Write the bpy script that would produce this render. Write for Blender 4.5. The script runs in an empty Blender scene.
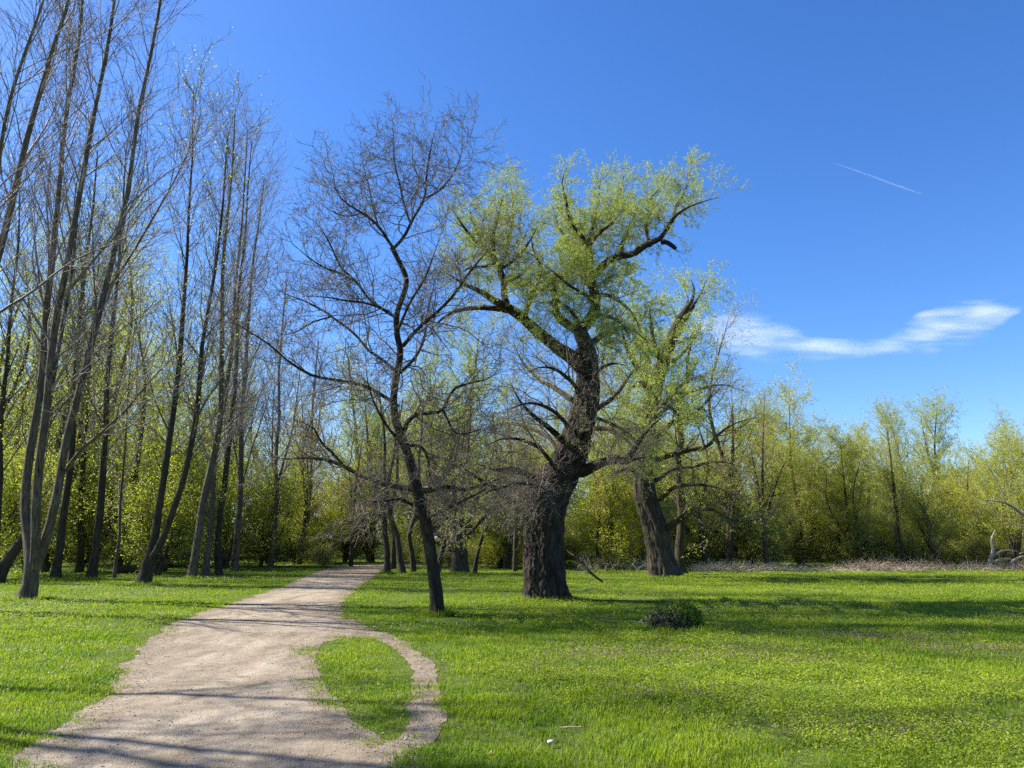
import bpy, math
import numpy as np
from mathutils import Vector

# ------------------------------------------------------------------ camera, sky, sun, exposure
scene = bpy.context.scene
COL = scene.collection
F, PITCH, CAMH = 750.0, math.atan(157 / 750.0), 1.6
cam_data = bpy.data.cameras.new('camera')
cam_data.sensor_width = 36.0
cam_data.lens = 36.0 * F / 1024.0
cam_data.clip_start, cam_data.clip_end = 0.1, 30000
camera = bpy.data.objects.new('camera', cam_data)
camera.location = (0, 0, CAMH)
camera.rotation_euler = (math.pi / 2 + PITCH, 0, 0)
COL.objects.link(camera)
scene.camera = camera

SUN_EL, SUN_AZ = math.radians(43), math.radians(-75)      # azimuth from +Y towards +X (the sun stands to the left)
world = bpy.data.worlds.new('World')
scene.world = world
world.use_nodes = True
wn = world.node_tree.nodes
wl = world.node_tree.links
sky = wn.new('ShaderNodeTexSky')
sky.sky_type = 'NISHITA'
sky.sun_disc = False
sky.sun_elevation = SUN_EL
sky.sun_rotation = SUN_AZ
sky.altitude = 0
sky.air_density = 1.0
sky.dust_density = 0.4
sky.ozone_density = 6.0
hsv = wn.new('ShaderNodeHueSaturation')
hsv.inputs['Saturation'].default_value = 1.2
hsv.inputs['Hue'].default_value = 0.509
wl.new(sky.outputs[0], hsv.inputs['Color'])
wl.new(hsv.outputs[0], wn['Background'].inputs[0])
wn['Background'].inputs[1].default_value = 0.084

sun_data = bpy.data.lights.new('sun', 'SUN')
sun_data.energy = 5.0
sun_data.angle = math.radians(0.53)
sun_data.color = (1.0, 0.95, 0.86)
sun = bpy.data.objects.new('sun', sun_data)
to_sun = Vector((math.sin(SUN_AZ) * math.cos(SUN_EL), math.cos(SUN_AZ) * math.cos(SUN_EL), math.sin(SUN_EL)))
sun.rotation_euler = to_sun.to_track_quat('Z', 'Y').to_euler()
sun.location = to_sun * 60
COL.objects.link(sun)

scene.view_settings.view_transform = 'Standard'
scene.view_settings.look = 'None'
scene.view_settings.exposure = 1.45
scene.view_settings.gamma = 1.0
scene.view_settings.use_curve_mapping = False
scene.cycles.max_bounces = 10
scene.cycles.diffuse_bounces = 7
scene.cycles.transmission_bounces = 6
scene.cycles.volume_bounces = 1
scene.cycles.volume_step_rate = 0.25
scene.cycles.use_denoising = False
scene.cycles.denoiser = 'OPENIMAGEDENOISE'
scene.cycles.denoising_input_passes = 'RGB_ALBEDO_NORMAL'
scene.cycles.sample_clamp_indirect = 4

# ------------------------------------------------------------------ where a point of the view lies in the place
CP, SP = math.cos(PITCH), math.sin(PITCH)
def W(px, py, Y):
    """The point at depth Y (metres in front of the camera) seen towards px, py."""
    x, u = (px - 512) / F, (384 - py) / F
    d = np.array([x, CP - u * SP, SP + u * CP])
    return d * (Y / d[1]) + np.array([0, 0, CAMH])
def G(px, py):
    x, u = (px - 512) / F, (384 - py) / F
    d = np.array([x, CP - u * SP, SP + u * CP])
    return d * (-CAMH / d[2]) + np.array([0, 0, CAMH])
def depth(py):
    return float(G(512, py)[1])

# ------------------------------------------------------------------ numpy noise
def _hash(ix, iy, seed):
    h = (ix.astype(np.int64) * 374761393 + iy.astype(np.int64) * 668265263 + seed * 974634777) & 0x7fffffff
    h = ((h ^ (h >> 13)) * 1274126177) & 0x7fffffff
    h = h ^ (h >> 16)
    return (h & 0xffff) / 65535.0
def vnoise(x, y, seed=0, perx=None):
    x = np.asarray(x, float); y = np.asarray(y, float)
    ix, iy = np.floor(x), np.floor(y)
    fx, fy = x - ix, y - iy
    fx, fy = fx * fx * (3 - 2 * fx), fy * fy * (3 - 2 * fy)
    jx = ix + 1
    if perx:
        ix, jx = np.mod(ix, perx), np.mod(jx, perx)
    a, b = _hash(ix, iy, seed), _hash(jx, iy, seed)
    c, d = _hash(ix, iy + 1, seed), _hash(jx, iy + 1, seed)
    return (a * (1 - fx) + b * fx) * (1 - fy) + (c * (1 - fx) + d * fx) * fy
def fbm(x, y, seed=0, o=4):
    s, a, t = 0, 1.0, 0
    for k in range(o):
        s = s + a * vnoise(x * 2 ** k, y * 2 ** k, seed + k); t += a; a *= .5
    return s / t
def nrm(v):
    return v / np.maximum(np.linalg.norm(v, axis=-1, keepdims=True), 1e-9)

# ------------------------------------------------------------------ mesh helpers
ORIG = {}
class MB:
    """Collects tubes, leaves and faces and links them as ONE mesh object."""
    def __init__(self):
        self.v, self.q, self.t, self.b, self.n = [], [], [], [], 0
    def add(self, v, q=None, t=None, bark=None):
        v = np.asarray(v, np.float32).reshape(-1, 3)
        if q is not None and len(q): self.q.append(np.asarray(q, np.int32).reshape(-1, 4) + self.n)
        if t is not None and len(t): self.t.append(np.asarray(t, np.int32).reshape(-1, 3) + self.n)
        self.v.append(v)
        self.b.append(np.zeros_like(v) if bark is None else np.asarray(bark, np.float32).reshape(-1, 3))
        self.n += len(v)
    def tubes(self, P, R, n, disp=None, cap=False):
        P = np.asarray(P, float); R = np.asarray(R, float)
        if P.ndim == 2: P, R = P[None], R[None]
        N, K, _ = P.shape
        if N == 0: return
        T = nrm(np.gradient(P, axis=1))
        m = nrm(P[:, -1] - P[:, 0])
        ref = np.where(np.abs(m[:, 2:3]) > .8, np.array([[0, 1.0, 0]]), np.array([[0, 0, 1.0]]))
        ref = nrm(ref - m * np.sum(ref * m, -1, keepdims=True))
        U = nrm(np.cross(np.broadcast_to(ref[:, None], T.shape), T)); V = np.cross(T, U)
        a = 2 * np.pi * np.arange(n) / n
        RR = R[:, :, None] * np.ones(n)
        if disp is not None: RR = RR * disp
        ring = P[:, :, None] + RR[..., None] * (np.cos(a)[:, None] * U[:, :, None] + np.sin(a)[:, None] * V[:, :, None])
        L = np.concatenate([np.zeros((N, 1)), np.cumsum(np.linalg.norm(np.diff(P, axis=1), axis=-1), 1)], 1)
        bark = np.stack([R[:, :1, None] * np.cos(a) + 0 * L[..., None], R[:, :1, None] * np.sin(a) + 0 * L[..., None], L[..., None] + 0 * a], -1)
        bark = bark + np.arange(N)[:, None, None, None] * 3.7
        i = (np.arange(N)[:, None, None] * K + np.arange(K - 1)[None, :, None]) * n
        j = np.arange(n)[None, None]; j2 = (j + 1) % n
        q = np.stack([i + j, i + j2, i + n + j2, i + n + j], -1)
        v = ring.reshape(-1, 3); t = None
        if cap:
            e = (np.arange(N) * K + K - 1) * n
            t = [(e0 + j0, e0 + (j0 + 1) % n, N * K * n + k) for k, e0 in enumerate(e) for j0 in range(n)]
            v = np.concatenate([v, P[:, -1]]); bark = np.concatenate([bark.reshape(-1, 3), np.zeros((N, 3))])
        self.add(v, q, t, bark)
    def leaves(self, base, d, side, l, w, fold=0.0):
        """Rhombic leaves: base (N,3), direction, side vector, length, width."""
        l = np.asarray(l)[:, None]; w = np.asarray(w)[:, None]
        nn = np.cross(d, side)
        mid = base + d * l * .45
        v = np.stack([base, mid + side * w * .5 + nn * w * fold, base + d * l, mid - side * w * .5 + nn * w * fold], 1)
        self.add(v, np.arange(len(base) * 4).reshape(-1, 4))
    def build(self, name, mat=None, parent=None, smooth=True, bark=False):
        me = bpy.data.meshes.new(name)
        v = np.concatenate(self.v) if self.v else np.zeros((0, 3), np.float32)
        off = np.zeros(3)
        if parent is not None: off = np.array(ORIG.get(parent.name, (0, 0, 0)))
        v = (v - off).astype(np.float32)
        q = np.concatenate(self.q) if self.q else np.zeros((0, 4), np.int32)
        t = np.concatenate(self.t) if self.t else np.zeros((0, 3), np.int32)
        me.vertices.add(len(v)); me.vertices.foreach_set('co', v.ravel())
        loops = np.concatenate([q.ravel(), t.ravel()]).astype(np.int32)
        me.loops.add(len(loops)); me.loops.foreach_set('vertex_index', loops)
        st = np.concatenate([np.arange(len(q)) * 4, len(q) * 4 + np.arange(len(t)) * 3]).astype(np.int32)
        me.polygons.add(len(st)); me.polygons.foreach_set('loop_start', st)
        me.polygons.foreach_set('use_smooth', np.full(len(st), smooth))
        me.update(calc_edges=True)
        if bark:
            at = me.attributes.new('bark_co', 'FLOAT_VECTOR', 'POINT')
            at.data.foreach_set('vector', np.concatenate(self.b).astype(np.float32).ravel())
        if mat: me.materials.append(mat)
        o = bpy.data.objects.new(name, me)
        COL.objects.link(o)
        if parent is not None:
            o.parent = parent; ORIG[o.name] = off
        return o

def tag(o, label=None, cat=None, group=None, kind=None):
    for k, val in (('label', label), ('category', cat), ('group', group), ('kind', kind)):
        if val: o[k] = val
    return o
def thing(name, label, cat, loc=(0, 0, 0), group=None):
    o = bpy.data.objects.new(name, None)
    o.empty_display_size = .3
    COL.objects.link(o)
    o.location = [float(c) for c in loc]
    ORIG[o.name] = np.array([float(c) for c in loc])
    return tag(o, label, cat, group)
def copy_thing(root, loc, rotz, sc, label, group):
    r = root.copy(); COL.objects.link(r)
    r.location = loc; r.rotation_euler = (0, 0, rotz); r.scale = sc
    tag(r, label, None, group)
    for ch in root.children:
        c = ch.copy(); COL.objects.link(c); c.parent = r
        for g in ch.children:
            d = g.copy(); COL.objects.link(d); d.parent = c
    return r

# ------------------------------------------------------------------ materials
def new_mat(name):
    m = bpy.data.materials.new(name); m.use_nodes = True
    nt = m.node_tree
    for n in list(nt.nodes): nt.nodes.remove(n)
    return m, nt
def node(nt, typ, **kw):
    n = nt.nodes.new(typ)
    for k, v in kw.items():
        if k in n.inputs: n.inputs[k].default_value = v
        else: setattr(n, k, v)
    return n
def ramp(nt, fac, stops):
    r = nt.nodes.new('ShaderNodeValToRGB')
    el = r.color_ramp.elements
    while len(el) > 1: el.remove(el[-1])
    el[0].position, el[0].color = stops[0][0], (*stops[0][1], 1)
    for p, c in stops[1:]:
        e = el.new(p); e.color = (*c, 1)
    nt.links.new(fac, r.inputs[0])
    return r.outputs[0]
def mixc(nt, fac, a, b, mode='MIX'):
    m = nt.nodes.new('ShaderNodeMix'); m.data_type = 'RGBA'; m.blend_type = mode
    for s, val in ((m.inputs[0], fac), (m.inputs[6], a), (m.inputs[7], b)):
        if isinstance(val, bpy.types.NodeSocket): nt.links.new(val, s)
        elif isinstance(val, (int, float)): s.default_value = val
        else: s.default_value = (*val, 1)
    return m.outputs[2]

def bark_mat(name, dark, light, scale=14, bump=.6, lichen=None, use_attr=True):
    m, nt = new_mat(name); L = nt.links
    if use_attr: src = node(nt, 'ShaderNodeAttribute', attribute_name='bark_co').outputs['Vector']
    else: src = node(nt, 'ShaderNodeTexCoord').outputs['Object']
    mp = node(nt, 'ShaderNodeMapping'); mp.inputs['Scale'].default_value = (1, 1, .16 if use_attr else 1)
    L.new(src, mp.inputs[0])
    n1 = node(nt, 'ShaderNodeTexNoise', Scale=scale, Detail=6.0, Roughness=.65); L.new(mp.outputs[0], n1.inputs['Vector'])
    n2 = node(nt, 'ShaderNodeTexNoise', Scale=1.7, Detail=4.0); L.new(src, n2.inputs['Vector'])
    c = ramp(nt, n1.outputs[0], [(.35, dark), (.62, light)])
    c = mixc(nt, .55, c, ramp(nt, n2.outputs[0], [(.3, (.45, .45, .45)), (.7, (1.25, 1.2, 1.1))]), 'MULTIPLY')
    if lichen:
        n3 = node(nt, 'ShaderNodeTexNoise', Scale=3.2, Detail=7.0, Roughness=.7); L.new(src, n3.inputs['Vector'])
        f = ramp(nt, n3.outputs[0], [(.52, (0, 0, 0)), (.64, (.8, .8, .8))])
        c = mixc(nt, f, c, lichen)
    vo = node(nt, 'ShaderNodeTexVoronoi', Scale=scale * .55); vo.feature = 'DISTANCE_TO_EDGE'
    wp = node(nt, 'ShaderNodeMix'); wp.data_type = 'RGBA'; wp.inputs[0].default_value = .12; L.new(mp.outputs[0], wp.inputs[6]); L.new(n1.outputs['Color'], wp.inputs[7]); L.new(wp.outputs[2], vo.inputs['Vector'])
    crack = ramp(nt, vo.outputs['Distance'], [(0, (0, 0, 0)), (.22, (1, 1, 1))])
    hm = node(nt, 'ShaderNodeMath', operation='MULTIPLY_ADD'); L.new(crack, hm.inputs[0]); hm.inputs[1].default_value = .8; L.new(n1.outputs[0], hm.inputs[2])
    bp = node(nt, 'ShaderNodeBump', Strength=bump, Distance=.03); L.new(hm.outputs[0], bp.inputs['Height'])
    b = node(nt, 'ShaderNodeBsdfPrincipled', Roughness=.9); b.inputs['Specular IOR Level'].default_value = .2
    L.new(c, b.inputs['Base Color']); L.new(bp.outputs[0], b.inputs['Normal'])
    o = node(nt, 'ShaderNodeOutputMaterial'); L.new(b.outputs[0], o.inputs[0])
    return m
def twig_mat(name, a, b_):
    m, nt = new_mat(name); L = nt.links
    g = node(nt, 'ShaderNodeNewGeometry')
    c = ramp(nt, g.outputs['Random Per Island'], [(0, a), (1, b_)])
    b = node(nt, 'ShaderNodeBsdfPrincipled', Roughness=.7); b.inputs['Specular IOR Level'].default_value = .3
    L.new(c, b.inputs['Base Color'])
    o = node(nt, 'ShaderNodeOutputMaterial'); L.new(b.outputs[0], o.inputs[0])
    return m
def leaf_mat(name, cols, trans=.45, patch=None, pscale=.35, rough=.55):
    """cols: colours drawn at random leaf by leaf; patch: a second tint in drifts across the place."""
    m, nt = new_mat(name); L = nt.links
    g = node(nt, 'ShaderNodeNewGeometry')
    c = ramp(nt, g.outputs['Random Per Island'], [(i / max(1, len(cols) - 1), col) for i, col in enumerate(cols)])
    if patch:
        tc = node(nt, 'ShaderNodeTexCoord')
        n = node(nt, 'ShaderNodeTexNoise', Scale=pscale, Detail=4.0, Roughness=.6); L.new(tc.outputs['Object'], n.inputs['Vector'])
        f = ramp(nt, n.outputs[0], [(.42, (0, 0, 0)), (.62, (1, 1, 1))])
        c = mixc(nt, f, c, mixc(nt, 1.0, c, patch, 'MULTIPLY'))
    d = node(nt, 'ShaderNodeBsdfPrincipled', Roughness=rough); d.inputs['Specular IOR Level'].default_value = .2
    t = node(nt, 'ShaderNodeBsdfTranslucent')
    L.new(c, d.inputs['Base Color'])
    L.new(mixc(nt, 1.0, c, (1.15, 1.2, .6), 'MULTIPLY'), t.inputs['Color'])
    mx = node(nt, 'ShaderNodeMixShader'); mx.inputs[0].default_value = trans
    L.new(d.outputs[0], mx.inputs[1]); L.new(t.outputs[0], mx.inputs[2])
    o = node(nt, 'ShaderNodeOutputMaterial'); L.new(mx.outputs[0], o.inputs[0])
    return m

BARK_OAK = bark_mat('oak_bark', (.014, .010, .007), (.07, .055, .038), 26, .8, (.10, .11, .05))
BARK_WILLOW = bark_mat('willow_bark', (.008, .006, .0045), (.075, .060, .046), 12, 1.0)
BARK_OLD = bark_mat('old_willow_bark', (.014, .011, .008), (.12, .097, .072), 12, 1.0)
BARK_GREY = bark_mat('grey_bark', (.035, .028, .019), (.22, .18, .13), 22, .7, (.09, .10, .05))
BARK_DARK = bark_mat('dark_bark', (.02, .016, .010), (.10, .08, .052), 18, .7, (.05, .06, .025))
TWIG_OAK = twig_mat('oak_twig', (.105, .08, .052), (.25, .20, .14))
TWIG_WILLOW = twig_mat('willow_twig', (.16, .13, .07), (.32, .26, .14))
TWIG_RED = twig_mat('reddish_twig', (.13, .085, .065), (.24, .18, .14))
TWIG_GREY = twig_mat('grey_twig', (.13, .105, .09), (.28, .235, .20))
TWIG_DARK = twig_mat('dark_twig', (.06, .05, .03), (.14, .115, .075))
LEAF_WILLOW = leaf_mat('willow_leaf', [(.22, .285, .05), (.31, .37, .085), (.40, .445, .15)], .5)
LEAF_SPRING = leaf_mat('spring_leaf', [(.22, .26, .03), (.33, .37, .045), (.44, .46, .085)], .55)
LEAF_OLIVE = leaf_mat('olive_leaf', [(.26, .29, .05), (.38, .40, .08), (.48, .475, .125)], .58)
LEAF_YELLOW = leaf_mat('yellow_leaf', [(.30, .33, .02), (.40, .41, .035), (.48, .46, .06)], .55)
LEAF_PALE = leaf_mat('pale_leaf', [(.24, .30, .07), (.33, .39, .10), (.42, .46, .15)], .55)
LEAF_DARK = leaf_mat('dark_leaf', [(.05, .075, .016), (.08, .12, .024), (.13, .16, .035)], .4)

# ------------------------------------------------------------------ growing branches
def resample(C, n):
    """Catmull-Rom through control rows (x, y, z, radius), n points evenly spaced."""
    C = np.asarray(C, float)
    A = np.vstack([2 * C[0] - C[1], C, 2 * C[-1] - C[-2]])
    out = []
    for i in range(1, len(A) - 2):
        t = np.linspace(0, 1, 24, endpoint=False)[:, None]
        p0, p1, p2, p3 = A[i - 1], A[i], A[i + 1], A[i + 2]
        out.append(.5 * (2 * p1 + (p2 - p0) * t + (2 * p0 - 5 * p1 + 4 * p2 - p3) * t ** 2 + (3 * p1 - p0 - 3 * p2 + p3) * t ** 3))
    out = np.vstack(out + [C[-1:]])
    s = np.concatenate([[0], np.cumsum(np.linalg.norm(np.diff(out[:, :3], axis=0), axis=1))])
    u = np.linspace(0, s[-1], n)
    return np.stack([np.interp(u, s, out[:, k]) for k in range(4)], 1)
def gnarl(P, R, amp, rng, step=4):
    n = len(P)
    k = max(3, n // step)
    off = rng.normal(0, 1, (k, 3)); off[0] = 0
    o = np.stack([np.interp(np.linspace(0, k - 1, n), np.arange(k), off[:, c]) for c in range(3)], 1)
    return P + o * (amp + .25 * R)[:, None]
def branch(P, R, rng, dens, t0=.15, t1=1.0, ang=(35, 70), ln=(.5, 1.0), taper=.4, wig=.15, up=.03, n=6, rr=.6, rmin=.003, cap=.8, grow=.028, lean=None):
    P = np.asarray(P); R = np.asarray(R)
    if P.ndim == 2: P, R = P[None], R[None]
    N, K, _ = P.shape
    tot = np.linalg.norm(np.diff(P, axis=1), axis=-1).sum(1)
    cnt = np.floor(dens * tot * (t1 - t0) + rng.random(N)).astype(int)
    idx = np.repeat(np.arange(N), cnt)
    M = len(idx)
    if M == 0: return np.zeros((0, n, 3)), np.zeros((0, n))
    kk = np.arange(M) - np.repeat(np.cumsum(cnt) - cnt, cnt)
    t = t0 + (t1 - t0) * (kk + rng.random(M)) / cnt[idx]
    f = np.minimum(t, .999) * (K - 1); i = f.astype(int); fr = (f - i)[:, None]
    pos = P[idx, i] * (1 - fr) + P[idx, i + 1] * fr
    r = R[idx, i] * (1 - fr[:, 0]) + R[idx, i + 1] * fr[:, 0]
    T = nrm(P[idx, i + 1] - P[idx, i])
    q = rng.normal(0, 1, (M, 3)); q = nrm(q - T * np.sum(q * T, -1, keepdims=True))
    a = np.radians(rng.uniform(ang[0], ang[1], M))[:, None]
    d = np.cos(a) * T + np.sin(a) * q
    L = rng.uniform(ln[0], ln[1], M) * (1 - taper * t)
    L = np.minimum(L, cap * tot[idx] + .03)
    step = (L / (n - 1))[:, None]
    pts = np.zeros((M, n, 3)); pts[:, 0] = pos
    bend = np.array([0, 0, up]) if lean is None else np.array([lean[0], lean[1], up])
    for k in range(1, n):
        d = nrm(d + rng.normal(0, wig, (M, 3)) + bend)
        pts[:, k] = pts[:, k - 1] + d * step
    r0 = np.clip(np.minimum(r * rr * rng.uniform(.7, 1.0, M), L * grow), rmin, None)
    rad = r0[:, None] * (1 - .75 * np.linspace(0, 1, n))
    rad = np.maximum(rad, rmin * .6)
    return pts, rad
def leafpos(P, rng, per, t0=.1, l=(.05, .08), w=.3, droop=0., spread=.02, along=.6):
    N, K, _ = P.shape
    cnt = np.floor(per + rng.random(N)).astype(int)
    idx = np.repeat(np.arange(N), cnt); M = len(idx)
    f = np.minimum(rng.uniform(t0, 1, M), .999) * (K - 1); i = f.astype(int); fr = (f - i)[:, None]
    base = P[idx, i] * (1 - fr) + P[idx, i + 1] * fr + rng.normal(0, spread, (M, 3))
    d = nrm(nrm(P[idx, i + 1] - P[idx, i]) * along + rng.normal(0, .55, (M, 3)) - np.array([0, 0, droop]))
    s = rng.normal(0, 1, (M, 3)); s = nrm(np.cross(d, s))
    ll = rng.uniform(l[0], l[1], M)
    return base, d, s, ll, ll * w * rng.uniform(.8, 1.25, M)

def px_line(ctrl, D):
    """Control rows (px, py, depth offset, width in pixels) -> rows (x, y, z, radius)."""
    out = []
    for px, py, dy, w in ctrl:
        p = W(px, py, D + dy)
        out.append([*p, max(.004, .40 * w * (p[1] * CP + (p[2] - CAMH) * SP) / F)])
    return np.array(out)
def limb_curve(ctrl, D, rng, amp=.02, seg=.22, fixed=None, blunt=False):
    C = px_line(ctrl, D) if fixed is None else np.asarray(fixed, float)
    length = np.linalg.norm(np.diff(C[:, :3], axis=0), axis=1).sum()
    n = int(np.clip(length / seg, 6, 160))
    S = resample(C, n)
    u = np.linspace(0, 1, n)
    return gnarl(S[:, :3], S[:, 3], amp, rng), np.maximum(S[:, 3] * (np.interp(u, [0, .7, 1], [1, 1, .3]) if not blunt else 1), .005)

STAT = [0, 0]
def spray(parent, P0, R0, levels, rng, twig_m, leaf_m=None, leaf=None, tname='crown', lname='foliage', sides=(6, 4, 3, 3)):
    """Grows the finer branches of one limb (or trunk) and its leaves: two meshes under that limb or tree."""
    mb = MB(); P, R = P0, R0; last = []
    for k, sp in enumerate(levels):
        P, R = branch(P, R, rng, **sp)
        mb.tubes(P, R, sides[min(k, 3)])
        last.append(P)
    o = mb.build(tname, twig_m, parent) if mb.n else None
    STAT[0] += sum(len(x) for x in last)
    if leaf_m:
        lb = MB()
        for back, lf in enumerate(leaf):
            Q = last[-1 - back]
            if len(Q): lb.leaves(*leafpos(Q, rng, **lf))
        STAT[1] += lb.n // 4
        if lb.n: lb.build(lname, leaf_m, parent, smooth=False)
    return o
# ================================================================== the setting
def poly_noise(pts, closed, step, amp, seed, hf=.13):
    pts = np.asarray(pts, float)
    if closed: pts = np.vstack([pts, pts[:1]])
    C = np.hstack([pts, np.zeros((len(pts), 2))])
    L = np.linalg.norm(np.diff(pts, axis=0), axis=1).sum()
    S = resample(C, int(L / step))[:, :2]
    if closed: S = S[:-1]
    nx = fbm(S[:, 0] * 1.6, S[:, 1] * 1.6, seed, 4) - .5; ny = fbm(S[:, 0] * 1.6 + 31, S[:, 1] * 1.6, seed + 9, 4) - .5
    fx = fbm(S[:, 0] * 7, S[:, 1] * 7, seed + 20, 3) - .5; fy = fbm(S[:, 0] * 7 + 31, S[:, 1] * 7, seed + 29, 3) - .5
    return S + amp * np.stack([nx, ny], 1) + hf * np.stack([fx, fy], 1)
g2 = lambda pts: [G(*p)[:2] for p in pts]
left_edge = g2([(15, 768), (60, 727), (105, 690), (136, 655), (162, 630), (205, 611), (245, 599), (278, 588), (306, 576), (326, 569), (348, 565.5)])
right_edge = g2([(426, 768), (437, 735), (441, 700), (430, 665), (410, 645), (385, 633), (356, 622), (343, 610), (346, 599), (360, 587), (376, 575), (388, 567.5)])
far = left_edge[-1]
left_full = [(-1.2, -9), (-1.6, -3), (-2.6, 2)] + left_edge + [(far[0] + 3.4, far[1] + 4), (far[0] + 8, far[1] + 7)]
farr = right_edge[-1]
right_full = [(3.4, -9), (2.4, -3), (.7, 2)] + right_edge + [(farr[0] + 2.2, farr[1] + 4), (farr[0] + 6, farr[1] + 6.5)]
outer = np.vstack([poly_noise(left_full, False, .07, .42, 3), poly_noise(right_full, False, .07, .24, 5, .10)[::-1]])
island = poly_noise(g2([(313, 655), (325, 643), (345, 639), (376, 640), (400, 653), (412, 676), (411, 705), (405, 730), (393, 741), (374, 735), (350, 714), (328, 690), (317, 668)]), True, .06, .12, 8, .09)

def inside(poly, x, y):
    c = np.zeros(len(x), bool)
    x0, y0 = poly[:, 0], poly[:, 1]; x1, y1 = np.roll(x0, -1), np.roll(y0, -1)
    for a, b, p, q in zip(x0, y0, x1, y1):
        if b == q: continue
        m = ((b > y) != (q > y)) & (x < (p - a) * (y - b) / (q - b) + a)
        c ^= m
    return c
def on_path(x, y): return inside(outer, x, y) & ~inside(island, x, y)
def edge_dist(x, y):
    d = np.full(len(x), 9.0)
    for ring in (outer[::3], island[::3]):
        near = (np.abs(y) < 70)
        for px, py in ring:
            d = np.minimum(d, np.hypot(x - px, y - py))
    return d

# the ground: one sheet to the horizon
m, nt = new_mat('ground'); L = nt.links
tc = node(nt, 'ShaderNodeTexCoord')
n1 = node(nt, 'ShaderNodeTexNoise', Scale=.5, Detail=8.0, Roughness=.65); L.new(tc.outputs['Object'], n1.inputs['Vector'])
n2 = node(nt, 'ShaderNodeTexNoise', Scale=18.0, Detail=6.0, Roughness=.7); L.new(tc.outputs['Object'], n2.inputs['Vector'])
c = ramp(nt, n1.outputs[0], [(.3, (.055, .085, .012)), (.5, (.075, .115, .014)), (.7, (.10, .13, .02))])
c2 = ramp(nt, n2.outputs[0], [(.3, (.45, .42, .4)), (.5, (1, 1, 1)), (.72, (1.5, 1.35, 1.2))])
c = mixc(nt, .9, c, c2, 'MULTIPLY')
n3 = node(nt, 'ShaderNodeTexNoise', Scale=5.0, Detail=5.0, Roughness=.7); L.new(tc.outputs['Object'], n3.inputs['Vector'])
c = mixc(nt, ramp(nt, n3.outputs[0], [(.55, (0, 0, 0)), (.68, (.75, .75, .75))]), c, (.085, .062, .035))
bp = node(nt, 'ShaderNodeBump', Strength=.8, Distance=.05); L.new(n2.outputs[0], bp.inputs['Height'])
b = node(nt, 'ShaderNodeBsdfPrincipled', Roughness=.95); b.inputs['Specular IOR Level'].default_value = .1
L.new(c, b.inputs['Base Color']); L.new(bp.outputs[0], b.inputs['Normal'])
o = node(nt, 'ShaderNodeOutputMaterial'); L.new(b.outputs[0], o.inputs[0])
GROUND = m
gb = MB(); gb.add([(-4000, -4000, 0), (4000, -4000, 0), (4000, 4000, 0), (-4000, 4000, 0)], [(0, 1, 2, 3)])
tag(gb.build('ground', GROUND, smooth=False), kind='structure')

# the gravel path with its side trail, keyholed round the grass island
m, nt = new_mat('path'); L = nt.links
tc = node(nt, 'ShaderNodeTexCoord')
def pn(scale, detail=6.0, rough=.65, vec=None):
    n = node(nt, 'ShaderNodeTexNoise', Scale=scale, Detail=detail, Roughness=rough); L.new(vec or tc.outputs['Object'], n.inputs['Vector']); return n.outputs[0]
mp = node(nt, 'ShaderNodeMapping'); mp.inputs['Rotation'].default_value = (0, 0, math.radians(-22)); mp.inputs['Scale'].default_value = (1.0, .28, 1); L.new(tc.outputs['Object'], mp.inputs[0])
big, mid, fine, streak = pn(.9, 5), pn(6, 8, .7), pn(70, 4, .6), pn(2.2, 6, .6, mp.outputs[0])
c = ramp(nt, streak, [(.3, (.195, .152, .106)), (.5, (.272, .224, .163)), (.7, (.35, .295, .222))])
c = mixc(nt, .8, c, ramp(nt, big, [(.3, (.72, .68, .66)), (.55, (1, 1, 1)), (.75, (1.12, 1.1, 1.08))]), 'MULTIPLY')
c = mixc(nt, .8, c, ramp(nt, mid, [(.28, (.55, .52, .5)), (.5, (1, 1, 1)), (.75, (1.15, 1.12, 1.1))]), 'MULTIPLY')
c = mixc(nt, .8, c, ramp(nt, fine, [(.25, (.5, .48, .46)), (.45, (1, 1, 1)), (.8, (1.25, 1.25, 1.25))]), 'MULTIPLY')
at = node(nt, 'ShaderNodeAttribute', attribute_name='rim')
dirt = mixc(nt, mid, (.10, .072, .048), (.20, .15, .11))
n_r = node(nt, 'ShaderNodeMath', operation='MULTIPLY'); L.new(at.outputs['Fac'], n_r.inputs[0]); L.new(ramp(nt, mid, [(.3, (1, 1, 1)), (.66, (.15, .15, .15))]), n_r.inputs[1])
c = mixc(nt, n_r.outputs[0], c, dirt)
sm = node(nt, 'ShaderNodeMath', operation='ADD'); L.new(mid, sm.inputs[0]); L.new(fine, sm.inputs[1])
bp = node(nt, 'ShaderNodeBump', Strength=.9, Distance=.02); L.new(sm.outputs[0], bp.inputs['Height'])
b = node(nt, 'ShaderNodeBsdfPrincipled', Roughness=.95); b.inputs['Specular IOR Level'].default_value = .15
L.new(c, b.inputs['Base Color']); L.new(bp.outputs[0], b.inputs['Normal'])
o = node(nt, 'ShaderNodeOutputMaterial'); L.new(b.outputs[0], o.inputs[0])
PATH = m
from mathutils.geometry import delaunay_2d_cdt
rngp = np.random.default_rng(5)
gx, gy = np.meshgrid(np.arange(-9, 4, .18), np.arange(-8.5, 34, .22))
gx = gx.ravel() + rngp.uniform(-.05, .05, gx.size); gy = gy.ravel() + rngp.uniform(-.05, .05, gy.size)
inn = on_path(gx, gy); gx, gy = gx[inn], gy[inn]
ed = edge_dist(gx, gy); keep = ed > .12; gx, gy = gx[keep], gy[keep]
no, ni = len(outer), len(island)
vv = [Vector(p) for p in np.vstack([outer, island, np.stack([gx, gy], 1)]).tolist()]
ee = [(k, (k + 1) % no) for k in range(no)] + [(no + k, no + (k + 1) % ni) for k in range(ni)]
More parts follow.
